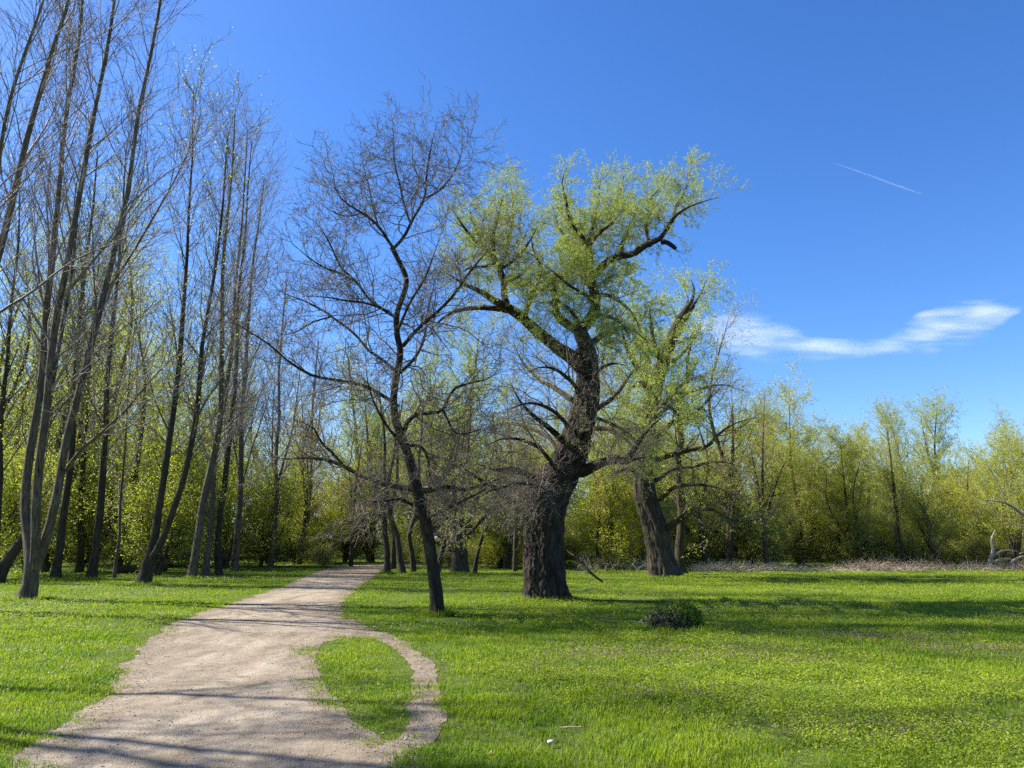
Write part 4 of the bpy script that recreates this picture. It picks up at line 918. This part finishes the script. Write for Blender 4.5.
# --- right: the far edge of the meadow
D = 46; proto_bare = grown_tree('bare_tree', 'wide bare-crowned tree with reddish twigs above the meadow edge, right of the broken willow', 'tree', spot(726, D), 601, top(322, D), 4.4, .24, 2, .16, twig=TWIG_RED, per=.9, leaf_m=LEAF_SPRING, lsize=(.08, .14), up1=.09, ang1=(25, 60), group=EDGE, dens=(2.4, 3.0, 4.4))
D = 51; proto_round = grown_tree('willow_bush', 'broad olive-green bushy willow with dense twiggy dome beside the bare-crowned tree', 'tree', spot(800, D), 602, top(406, D), 3.6, .2, 5, .34, t0=.06, per=6.5, leaf_m=LEAF_OLIVE, group=EDGE, shape=.25, up1=.05)
D = 47; proto_thin = grown_tree('meadow_tree', 'brownish-green tree with fine upright twigs and one clear dark trunk at the meadow edge', 'tree', spot(898, D), 603, top(428, D), 2.7, .2, 1, .05, t0=.12, per=4.2, leaf_m=LEAF_OLIVE, twig=TWIG_RED, group=EDGE, ang1=(18, 48), up1=.12)
D = 62; proto_airy = grown_tree('meadow_tree', 'tallest airy grey-green crown rising behind the far right trees', 'tree', spot(960, D), 604, top(403, D), 4.6, .26, 2, .16, t0=.25, per=3.6, leaf_m=LEAF_PALE, group=EDGE, lsize=(.07, .125))
D = 45; proto_bright = grown_tree('meadow_tree', 'bright yellow-green spreading tree at the right end of the meadow edge', 'tree', spot(1012, D), 605, top(458, D), 4.0, .2, 3, .34, t0=.1, per=5.5, leaf_m=LEAF_SPRING, group=EDGE, shape=.2)
D = 60; copy_thing(proto_airy, spot(905, D), 2.1, (.62, .62, top(413, D) / top(403, 62)), 'slim light tuft of crown peeping above the brownish tree', EDGE)
D = 58; proto_gold = grown_tree('meadow_tree', 'small golden-yellow crown in the dip between the olive willow and brownish tree', 'tree', spot(842, D), 606, top(446, D), 3.2, .18, 3, .2, t0=.1, per=5, leaf_m=LEAF_YELLOW, group=EDGE)
D = 45; grown_tree('meadow_tree', 'tall tree mostly beyond the right border, one leafy tip showing in the sky', 'tree', spot(1112, D), 607, top(330, D), 4.6, .3, 2, .12, t0=.25, per=4, leaf_m=LEAF_YELLOW, group=EDGE)
k = 0
for base, px, D, rz, s, lab in [
    (proto_round, 752, 47.5, 1.0, .74, 'low olive willow bush under the bare-crowned tree at the meadow edge'),
    (proto_round, 848, 48.5, 2.6, .72, 'olive willow bush below the golden crown, left of the brownish tree'),
    (proto_bright, 938, 47, 1.9, .84, 'rounded spring-green bush between the brownish tree and the far right tree'),
    (proto_round, 700, 49, 4.0, .86, 'olive bush filling the gap just right of the broken willow trunk'),
    (proto_thin, 868, 55, 2.2, 1.02, 'thin-twigged tree standing half behind the brownish tree on its left'),
    (proto_thin, 820, 60, 5.1, 1.10, 'thin-twigged tree half hidden by the broad olive willow'),
    (proto_gold, 985, 54, 1.3, 1.0, 'yellow crown just left of the far right spreading tree'),
    (proto_airy, 770, 66, 3.7, .80, 'airy tree far behind the bare-crowned tree'),
    (proto_bright, 1075, 46, .8, 1.1, 'spring-green tree partly cut by the right border'),
    (proto_round, 640, 50, 5.2, .95, 'olive willow bush seen between the great willow and broken willow trunks'),
]: copy_thing(base, spot(px, D), rz, (s, s, s), lab, EDGE)
# --- centre: behind the oak and the great willow
D = 44; proto_lime = grown_tree('willow_bush', 'bright lime-yellow bush glowing in the sun right of the great willow trunk', 'bush', spot(598, D), 611, top(470, D), 3.0, .12, 6, .4, t0=.05, per=6, leaf_m=LEAF_YELLOW, group=MWOOD, shape=.2)
D = 48; proto_weep = grown_tree('willow_tree', 'soft green rounded willow rising behind the oak and the great willow', 'tree', spot(452, D), 612, top(316, D), 5.0, .34, 3, .20, t0=.18, per=6, leaf_m=LEAF_WILLOW, group=MWOOD, lsize=(.06, .12), lw=.35, droop=.4)
for base, px, D, rz, s, lab in [
    (proto_weep, 372, 60, 2.0, .98, 'pale green willow seen through the left limbs of the oak'),
    (proto_weep, 545, 56, 4.4, .70, 'green willow seen just left of the great willow trunk'),
    (proto_weep, 618, 53, .9, .72, 'green willow filling the space under the right limb of the great willow'),
    (proto_weep, 508, 45, 3.1, .60, 'low green willow in the gap between the oak and the great willow'),
    (proto_weep, 415, 56, 5.3, .84, 'green willow directly behind the upper trunk of the oak'),
    (proto_weep, 658, 44, 1.6, .62, 'green willow directly behind the broken willow'),
    (proto_lime, 545, 50, 3.3, 1.0, 'lime bush partly hidden by the great willow trunk'),
    (proto_lime, 500, 46, 5.4, .8, 'small lime bush left of the great willow trunk'),
    (proto_lime, 345, 58, 1.2, 1.15, 'bright green bush at the outer bend of the path'),
    (proto_lime, 322, 57, 2.2, .95, 'low bright bush left of the path bend under the slim trees'),
    (proto_bare, 352, 50, 2.2, .62, 'leafless twiggy tree seen through the lower left limbs of the oak'),
    (proto_bare, 432, 47, 4.0, .70, 'leafless twiggy tree seen just right of the oak trunk'),
    (proto_bare, 515, 41, 5.2, .62, 'leafless twiggy tree filling the gap left of the great willow'),
    (proto_bare, 608, 43, .6, .62, 'leafless twiggy tree seen under the right limb of the great willow'),
    (proto_bare, 300, 53, 1.4, .80, 'leafless twiggy tree behind the double-stemmed slim tree'),
    (proto_bare, 765, 43, 1.7, .66, 'leafless twiggy tree in front of the broad olive willow'),
    (proto_bare, 706, 44, 3.0, .62, 'leafless twiggy tree just right of the broken willow'),
]: copy_thing(base, spot(px, D), rz, (s, s, s), lab, MWOOD)
D = depth(574)
rngm = np.random.default_rng(620)
KNO = [dict(dens=2.4, t0=.15, ang=(30, 75), ln=(.8, 2.4), taper=.3, wig=.22, up=.05, n=9, rr=.5, rmin=.010, grow=.014),
       dict(dens=3.6, t0=.12, ang=(30, 65), ln=(.4, 1.2), taper=.3, wig=.2, up=.03, n=6, rr=.55, rmin=.006, grow=.012),
       dict(dens=6.0, t0=.12, ang=(25, 60), ln=(.15, .5), taper=.3, wig=.18, up=.0, n=4, rr=.55, rmin=.0045, grow=.012)]
hero('pollard_willow', 'stout dark pollard trunk with a brown twiggy head between the oak and great willow', 'tree', (460, 574), D,
     [(460, 576, 0, 24), (459, 560, 0, 21), (459, 545, 0, 20), (458, 530, 0, 19), (460, 516, 0, 14), (462, 500, 0, 9)],
     [dict(c=[(459, 532, 0, 9), (450, 512, -.8, 7), (440, 490, -1.4, 5), (434, 462, -2, 3), (430, 430, -2.3, 1.4)]),
      dict(c=[(460, 532, 0, 9), (472, 512, .8, 7), (482, 490, 1.4, 5), (492, 462, 2, 3), (496, 430, 2.3, 1.4)]),
      dict(c=[(460, 520, 0, 9), (460, 490, 1.2, 7), (466, 460, 2, 5), (470, 425, 2.5, 3), (468, 390, 3, 1.4)]),
      dict(c=[(460, 520, 0, 8), (452, 495, -1.6, 6), (454, 465, -2.6, 4), (446, 430, -3.2, 2)]),
      dict(c=[(458, 540, 0, 8), (442, 534, .6, 6), (424, 520, 1, 4.4), (408, 508, 1.4, 2.6), (394, 500, 1.8, 1.4)])],
     BARK_DARK, TWIG_RED, 621, KNO, amp=.03, sides=18, trunk_cap=True)
prow = [('dark upright trunk nearest the path at its bend, beyond the oak', 387, 573.0, [(387, 574, 0, 8.5), (386, 550, 0, 7.5), (384, 525, 0, 7), (383, 500, 0, 6), (386, 470, 0, 4.5), (384, 430, 0, 3), (380, 390, 0, 1.5)]),
        ('leaning trunk second from the path bend, its foot tilted to the right', 403, 575.5, [(404, 576, 0, 9), (400, 558, 0, 7.5), (396, 540, 0, 7), (391, 520, 0, 6.5), (388, 490, 0, 5), (394, 455, 0, 3.5), (398, 410, 0, 1.6)]),
        ('slender dark trunk between the leaning trunk and the oak', 414, 572.0, [(414, 573, 0, 7), (412, 550, 0, 6), (413, 525, 0, 5.5), (416, 495, 0, 4.5), (420, 450, 0, 3), (424, 400, 0, 1.4)]),
        ('slender shaded trunk far behind the leaning trunk', 394, 569.0, [(393, 570, 0, 7), (394, 545, 0, 6), (392, 515, 0, 5), (396, 480, 0, 4), (400, 430, 0, 2), (402, 400, 0, 1.2)]),
        ('leaning dark stem close left of the stout pollard', 438, 573.0, [(437, 574, 0, 7), (441, 556, 0, 6), (446, 540, 0, 5.5), (450, 520, 0, 4.5), (456, 490, 0, 3.5), (462, 450, 0, 2), (466, 420, 0, 1.2)]),
        ('thin dark stem leaning right out of the stout pollard base', 476, 573.0, [(474, 574, 0, 6), (478, 555, 0, 5), (484, 535, 0, 4.5), (492, 515, 0, 3.6), (498, 485, 0, 2.6), (500, 450, 0, 1.4)])]
for i, (lab, bx, by, tr) in enumerate(prow):
    hero('alder_tree', lab, 'tree', (bx, by), depth(by), tr, [], BARK_DARK, TWIG_RED, 630 + i, [], LEAF_SPRING, [dict(per=.25, l=(.06, .1), w=.5)],
         [dict(KNO[0], t0=.3, dens=3.2, ln=(.8, 2.2))] + KNO[1:], 'small twiggy trees at the bend of the path', sides=10, amp=.03)
# --- left: the young leafing wood
D = 40; proto_l1 = grown_tree('leafing_tree', 'tall leafing tree behind the ash clump with yellow-green sprays', 'tree', spot(48, D), 641, top(215, D), 4.2, .2, 2, .10, t0=.12, per=2.0, leaf_m=LEAF_SPRING, group=LWOOD, lsize=(.06, .105), twig=TWIG_DARK, l2=(.7, 1.8), up1=.10, dens=(3.0, 3.2, 4.4))
D = 44; proto_l2 = grown_tree('leafing_tree', 'tall leafing tree showing lime sprays right of the ash stems', 'tree', spot(122, D), 642, top(195, D), 4.0, .2, 2, .10, t0=.12, per=2.0, leaf_m=LEAF_YELLOW, group=LWOOD, lsize=(.065, .11), twig=TWIG_WILLOW, l2=(.7, 1.8), up1=.10, dens=(3.0, 3.1, 4.2))
D = 36; proto_l3 = grown_tree('elder_bush', 'leafy understorey bush in the shade behind the forked tree', 'bush', spot(160, D), 643, 4.6, 2.6, .07, 7, .42, t0=.08, per=2.6, leaf_m=LEAF_SPRING, group=LWOOD, lsize=(.07, .12), twig=TWIG_DARK, shape=.2)
for base, px, D, rz, s, lab in [
    (proto_l1, 172, 47, 2.4, .94, 'leafing tree behind the forked dark tree'),
    (proto_l2, 12, 46, 3.9, .95, 'leafing tree seen past the left edge of the ash clump'),
    (proto_l2, 226, 52, 1.1, .80, 'leafing tree behind the close group of trunks'),
    (proto_l1, 268, 56, 4.4, .74, 'leafing tree behind the lone slim trunk'),
    (proto_l2, 306, 60, 5.6, .66, 'leafing tree behind the double-stemmed slim tree'),
    (proto_l1, 88, 54, 5.1, 1.05, 'leafing tree far back between the ash stems'),
    (proto_l1, -40, 42, .8, 1.0, 'leafing tree beyond the left border'),
    (proto_l3, 30, 37, 1.9, 1.1, 'leafy understorey bush behind the foot of the ash clump'),
    (proto_l3, 95, 41, 3.1, 1.15, 'leafy understorey bush between the slim dark trunks'),
    (proto_l3, 225, 44, .7, 1.15, 'leafy understorey bush behind the close group of trunks'),
    (proto_l3, 262, 49, 5.0, 1.2, 'leafy understorey bush behind the lone slim trunk'),
    (proto_l3, -20, 33, 4.2, 1.1, 'leafy understorey bush cut by the left border'),
    (proto_l3, 195, 50, 2.8, 1.5, 'tall understorey bush deep in the wood behind the forked tree'),
    (proto_l3, 130, 50, 4.7, 1.6, 'tall understorey bush deep in the wood behind the sapling'),
    (proto_l3, 60, 50, .2, 1.6, 'tall understorey bush deep in the wood behind the second trunk'),
]: copy_thing(base, spot(px, D), rz, (s, s, s), lab, LWOOD)

# --- the wood that closes the view: one mass
def mesh_arrays(o):
    me = o.data; v = np.zeros(len(me.vertices) * 3, np.float32); me.vertices.foreach_get('co', v); v = v.reshape(-1, 3)
    q = np.zeros(len(me.polygons) * 4, np.int32); me.polygons.foreach_get('vertices', q) if len(me.loops) == len(q) else None
    return v, q.reshape(-1, 4)
def child(root, n):
    return [c for c in root.children if c.name.split('.')[0] == n][0]
r = np.random.default_rng(701)
wood = MB(); brush = MB(); und = MB()
srcs = {k: (mesh_arrays(child(p, 'foliage')), mesh_arrays(child(p, 'crown'))) for k, p in (('a', proto_round), ('b', proto_l3), ('c', proto_weep), ('d', proto_thin))}
Hs = {'a': top(406, 51), 'b': 4.6, 'c': top(316, 48), 'd': top(428, 47)}
def put(mbl, mbt, key, x, y, H, wide=1.0, thin=1, big=1.5):
    (lv, lq), (tv, tq) = srcs[key]; s = H / Hs[key]; a = r.uniform(0, 6.28); ca, sa = math.cos(a), math.sin(a)
    Mx = np.array([[ca * s * wide, -sa * s * wide, 0], [sa * s * wide, ca * s * wide, 0], [0, 0, s]]).T
    o = np.array([x, y, 0])
    if thin > 1:
        k = r.random(len(lq)) < 1 / thin
        V = lv[lq[k]]; c_ = V.mean(1, keepdims=True); V = c_ + (V - c_) * big
        mbl.add(V.reshape(-1, 3) @ Mx + o, np.arange(len(V) * 4).reshape(-1, 4))
    else: mbl.add(lv @ Mx + o, lq)
    if mbt is not None and len(tq): mbt.add(tv @ Mx + o, tq)
def wood_top(px):
    return np.interp(px, [-300, 0, 150, 230, 300, 360, 430, 520, 600, 680, 760, 840, 930, 1020, 1300], [300, 310, 330, 370, 400, 410, 400, 440, 455, 455, 468, 478, 476, 474, 470])
for px in np.arange(-260, 1300, 26):
    for D0 in ((66, 80) if px > 380 else (76,)):
        p_ = px + r.uniform(-12, 12); D = D0 + r.uniform(-6, 6); H = top(wood_top(p_), D) * r.uniform(.85, 1.08)
        x, y, _ = spot(p_, D)
        put(wood, brush if D0 == 66 else None, 'acd'[int(r.integers(3))] if H < 13 else 'c', x, y, H, 1.0 if H > 9 else 1.2, 3 if px > 380 else 4, 1.7)
tag(wood.build('woodland', leaf_mat('woodland_leaf', [(.21, .24, .028), (.31, .34, .04), (.40, .41, .07)], .55, (1.3, 1.1, .9), .12), smooth=False), 'far wood in young leaf closing the view behind the meadow', kind='stuff')
tag(brush.build('woodland_branches', TWIG_WILLOW), 'bare branches threaded through the far wood', kind='stuff')
# low brush along the foot of the wood
ub = MB()
for px in np.arange(-200, 420, 24):
    D = r.uniform(52, 64); x, y, _ = spot(px + r.uniform(-8, 8), D); put(und, ub, 'b', x, y, r.uniform(2.0, 3.8), 1.5, 1, 1.5)
for px in np.arange(420, 1300, 26):
    D = r.uniform(52, 60); x, y, _ = spot(px + r.uniform(-8, 8), D); put(und, ub, 'b', x, y, r.uniform(2.4, 4.0), 1.6, 1, 1.5)
for px in np.arange(430, 1300, 13):
    D = r.uniform(46.5, 51); x, y, _ = spot(px + r.uniform(-6, 6), D); put(und, ub, 'b', x, y, r.uniform(.9, 1.9), 1.7, 4, 1.5)
for px in np.arange(-120, 430, 16):
    D = r.uniform(46, 52); x, y, _ = spot(px + r.uniform(-6, 6), D)
    if not 330 < px < 400: put(und, ub, 'b', x, y, r.uniform(.8, 1.8), 1.7, 4, 1.5)
tag(und.build('undergrowth', leaf_mat('undergrowth_leaf', [(.22, .26, .03), (.33, .36, .045), (.42, .43, .075)], .4), smooth=False), 'dark leafy scrub along the foot of the wood', kind='stuff')
tag(ub.build('scrub_stems', TWIG_DARK), 'thin dark stems of the scrub under the wood', kind='stuff')

# ------------------------------------------------------------------ dry reeds and brambles at the edge of the meadow
STRAW = twig_mat('dry_reed', (.36, .29, .17), (.62, .53, .35))
BRAMBLE = twig_mat('bramble_stem', (.30, .215, .14), (.56, .43, .30))
def wisps(n, px0, px1, d0, d1, h, lie, w, seed, clump=.35):
    r = np.random.default_rng(seed)
    px = r.uniform(px0, px1, n); D = r.uniform(d0, d1, n)
    base = np.stack([(px - 512) / F * D / CP * 1.0, D, np.zeros(n)], 1)
    k = r.random(n) < np.clip((fbm(base[:, 0] * clump, base[:, 1] * clump, seed, 3) - .35) * 4, .05, 1); base = base[k]; n = len(base)
    a = r.uniform(0, 6.28, n); d = nrm(np.stack([np.cos(a) * lie, np.sin(a) * lie, np.full(n, 1.0)], 1) * r.uniform(.6, 1.2, (n, 3)))
    P = np.zeros((n, 5, 3)); P[:, 0] = base; st = (r.uniform(h[0], h[1], n) / 4)[:, None]
    for j in range(1, 5):
        d = nrm(d + r.normal(0, .2, (n, 3)) - np.array([0, 0, .18])); P[:, j] = P[:, j - 1] + d * st; P[:, j, 2] = np.maximum(P[:, j, 2], .02)
    mb = MB(); mb.tubes(P, np.broadcast_to(w * np.linspace(1, .35, 5), (n, 5)) * r.uniform(.6, 1.3, (n, 1)), 3); return mb
d0 = depth(572)
mb = wisps(11000, 690, 862, d0 - .2, d0 + 2.2, (.5, .95), 1.7, .011, 801)
for args in ((1500, 575, 650, d0 - 1, d0 + 5, (.5, 1.3), .6, .009, 802), (2600, 850, 1150, d0 + 1, d0 + 5, (.3, .8), 1.0, .008, 803)):
    o_ = wisps(*args); mb.add(o_.v[0], o_.q[0])
tag(mb.build('dry_reeds', STRAW), 'flattened cream dry reeds along the far meadow edge', kind='stuff')
mb = wisps(5600, 830, 1160, d0 + .5, d0 + 4.5, (.4, 1.25), 1.2, .008, 804, .5)
tag(mb.build('brambles', BRAMBLE), 'tangled reddish-brown bramble stems at the foot of the meadow-edge trees', kind='stuff')

# ------------------------------------------------------------------ small things
# the dark mound in the meadow
D = depth(632); gp = G(679, 632); rng = np.random.default_rng(901)
mound = thing('mound', 'small dark earth mound with ivy and dead stems in the meadow grass', 'mound', (gp[0], gp[1] + .3, 0))
nu, nv = 60, 26
u, v = np.meshgrid(np.linspace(0, 2 * np.pi, nu, endpoint=False), np.linspace(0, 1, nv), indexing='ij')
rr = np.cos(v * np.pi / 2) ** .7; lump = 1 + .5 * (fbm(np.cos(u) * 2 + 5 + v, np.sin(u) * 2 + 5 + v * 2, 31, 4) - .5)
mx = gp[0] + np.cos(u) * rr * .53 * lump; my = gp[1] + .3 + np.sin(u) * rr * .42 * lump; mz = .43 * np.sin(v * np.pi / 2) ** .8 * (1 + .6 * (fbm(np.cos(u) * 1.5 + 9, np.sin(u) * 1.5 + v * 3, 33, 4) - .5)) * (1 + .12 * np.cos(u - .3)) - .03
V = np.stack([mx, my, mz], -1).reshape(-1, 3)
q = [(i * nv + j, ((i + 1) % nu) * nv + j, ((i + 1) % nu) * nv + j + 1, i * nv + j + 1) for i in range(nu) for j in range(nv - 1)]
mb = MB(); mb.add(V, q); mb.build('earth', bark_mat('mound_earth', (.02, .016, .012), (.075, .058, .042), 30, 1, use_attr=False), mound)
pick = V[rng.integers(0, len(V), 2600)] + rng.normal(0, .03, (2600, 3)); pick[:, 2] = np.maximum(pick[:, 2], .01)
d = nrm(rng.normal(0, 1, (2600, 3)) + np.array([0, -.2, .4])); mb = MB(); l = rng.uniform(.03, .065, 2600)
mb.leaves(pick, d, nrm(np.cross(d, rng.normal(0, 1, (2600, 3)))), l, l * .75, .1); mb.build('ivy', LEAF_DARK, mound, smooth=False)
A = V[rng.integers(0, len(V), 5000)]; A = A[(A[:, 0] - gp[0]) * 1.2 + (A[:, 2] - .2) > rng.normal(.05, .15, 5000)]; M = len(A)
d = nrm(rng.normal(0, .5, (M, 3)) + np.array([0, 0, .8])); l = rng.uniform(.04, .11, M); mb = MB(); mb.leaves(A, d, nrm(np.cross(d, rng.normal(0, 1, (M, 3)))), l, l * .12); mb.build('moss_grass', GRASS, mound, smooth=False)
A = V[rng.integers(0, len(V), 420)]; A[:, 0] -= .06; d = nrm(rng.normal(0, 1, (420, 3)) + np.array([-.6, -.3, .0])); P = np.zeros((420, 5, 3)); P[:, 0] = A
for j in range(1, 5):
    d = nrm(d + rng.normal(0, .3, d.shape) - np.array([0, 0, .15])); P[:, j] = P[:, j - 1] + d * rng.uniform(.01, .04, (420, 1))
mb = MB(); mb.tubes(P, np.broadcast_to(.004 * np.linspace(1, .4, 5), (420, 5)), 3); mb.build('dead_stems', twig_mat('dead_stem', (.16, .13, .10), (.40, .35, .28)), mound)  # thin dead stems sprouting from the mound, no leaves
# the fallen forked branch by the great willow
D = depth(585); rng = np.random.default_rng(911)
g0 = G(600, 582); g0[2] = 0
fb = thing('fallen_branch', 'forked dead branch propped in the grass right of the great willow', 'branch', g0)
C = px_line([(603, 582, 0, 2), (594, 576, 0, 3), (585, 567, .1, 3), (578, 559, .2, 2.4), (573, 553, .2, 1.8), (570, 549, .2, 1)], D)
S = resample(C, 24); P, R = gnarl(S[:, :3], S[:, 3], .01, rng, 4), S[:, 3]
P[:, 2] = np.maximum(P[:, 2], .02)
mb = MB(); mb.tubes(P, R, 8)
mb.build('stem', BARK_DARK, fb, bark=True)
mb = MB(); p2, r2 = branch(P, R, rng, 6, t0=.2, ang=(30, 75), ln=(.25, .8), wig=.2, up=-.02, n=7, rmin=.007); mb.tubes(p2, r2, 5); p3, r3 = branch(p2, r2, rng, 5, ang=(30, 70), ln=(.1, .4), wig=.2, up=0, n=4, rmin=.005); mb.tubes(p3, r3, 3)
mb.build('side_twigs', TWIG_OAK, fb)
def small_branch(px, py, ln, hd, rad, label, seed, m, name='fallen_branch', cat='branch', rise=.1):
    r = np.random.default_rng(seed); g = G(px, py)
    P = np.zeros((14, 3)); P[0] = g + np.array([0, 0, rad * .8]); d = np.array([math.cos(hd), math.sin(hd), rise])
    for j in range(1, 14):
        d = nrm(d + r.normal(0, .12, 3)); d[2] = d[2] * .7; P[j] = P[j - 1] + d * ln / 13
    P[:, 2] = np.maximum(P[:, 2], rad * .7)
    mb = MB(); R_ = rad * np.linspace(1, .5, 14) * r.uniform(.9, 1.1, 14); mb.tubes(P, R_, 10, cap=True)
    p2, r2 = branch(P, R_, r, 1.5 / max(ln, .6), t0=.3, ang=(35, 70), ln=(ln * .15, ln * .4), wig=.15, up=.05, n=7, rmin=rad * .15); mb.tubes(p2, r2, 5)
    return tag(mb.build(name, m, bark=True), label, cat)
small_branch(583, 591, 1.1, .4, .018, 'low dead twig lying between great willow and mound', 921, TWIG_OAK)
small_branch(118, 574, 2.6, .15, .20, 'dark fallen log lying in shade left of the forked tree', 922, BARK_DARK, 'fallen_log', 'log')
small_branch(215, 566, 2.2, .1, .12, 'thin dark log lying behind the close group of trunks', 923, BARK_DARK, 'fallen_log', 'log')
small_branch(484, 560, 2.4, -.2, .13, 'arched dead limb on the ground right of the stout pollard', 925, BARK_DARK, 'fallen_branch', 'branch', .5)
small_branch(560, 732, .20, -.15, .006, 'peeled pale stick lying in the near grass', 926, twig_mat('peeled_wood', (.36, .30, .20), (.44, .38, .27)), 'peeled_stick', 'stick').location.z += .03
# white stone
g = G(551, 748); r = np.random.default_rng(931)
nu, nv = 20, 12
u, v = np.meshgrid(np.linspace(0, 2 * np.pi, nu, endpoint=False), np.linspace(-1.5, 1.5, nv), indexing='ij')
k = .026 * (1 + .9 * (fbm(np.cos(u) * 1.5 + 3, np.sin(u) * 1.5 + v * 1.6, 5, 4) - .5))
V = np.stack([g[0] + np.cos(u) * np.cos(v) * k * 1.1, g[1] + np.sin(u) * np.cos(v) * k, .045 + np.sin(v) * k * .6], -1).reshape(-1, 3)
mb = MB(); mb.add(V, [(i * nv + j, ((i + 1) % nu) * nv + j, ((i + 1) % nu) * nv + j + 1, i * nv + j + 1) for i in range(nu) for j in range(nv - 1)])
tag(mb.build('white_stone', twig_mat('white_stone', (.42, .38, .32), (.5, .46, .39))), 'small pale stone resting in the near grass', 'stone')
# pale dead trunk with broken limbs at the right end of the meadow edge
D = depth(570); hero('dead_tree', 'bleached dead trunk with broken limbs among brambles at the right meadow edge', 'tree', (993, 572), D,
    [(992, 573, 0, 6), (990, 562, 0, 4.6), (993, 550, 0, 3.8), (992, 540, 0, 3), (996, 530, 0, 1.6)],
    [dict(c=[(993, 556, 0, 4), (1000, 551, -.2, 3), (1008, 550, -.3, 2), (1018, 553, -.4, 1.2)]), dict(c=[(992, 563, 0, 5), (1003, 559, .4, 4), (1014, 560, .7, 3), (1026, 566, 1, 2)]), dict(c=[(1008, 574, .3, 5), (1012, 562, .3, 4), (1024, 557, .3, 3), (1036, 560, .3, 2)])],
    bark_mat('bleached_wood', (.22, .18, .14), (.50, .44, .36), 20, .6), TWIG_GREY, 941, [dict(dens=2.5, t0=.3, ang=(30, 70), ln=(.3, .9), wig=.2, n=6, rr=.5, rmin=.008), dict(dens=4, ang=(30, 70), ln=(.1, .4), wig=.2, n=4, rmin=.005)], sides=10)
D = 43; p0 = spot(1040, D)
hero('leaning_tree', 'tree leaning in from the right border with one pale arching bare limb', 'tree', (1052, 571), depth(571),
    [(1056, 573, 0, 11), (1050, 555, 0, 9), (1043, 540, 0, 7), (1032, 527, 0, 5), (1022, 514, 0, 3.6), (1010, 505, 0, 2.8), (998, 501, 0, 2.2), (984, 500, 0, 1.2)], [],
    bark_mat('pale_limb', (.20, .17, .13), (.46, .41, .34), 20, .6), TWIG_GREY, 951, [], LEAF_SPRING, [dict(per=2.5, l=(.08, .13), w=.45, spread=.06)], [dict(BW[0], t0=.3, dens=1.6), BW[1], dict(BW[2], dens=4)], sides=10)

print('STAT', STAT)
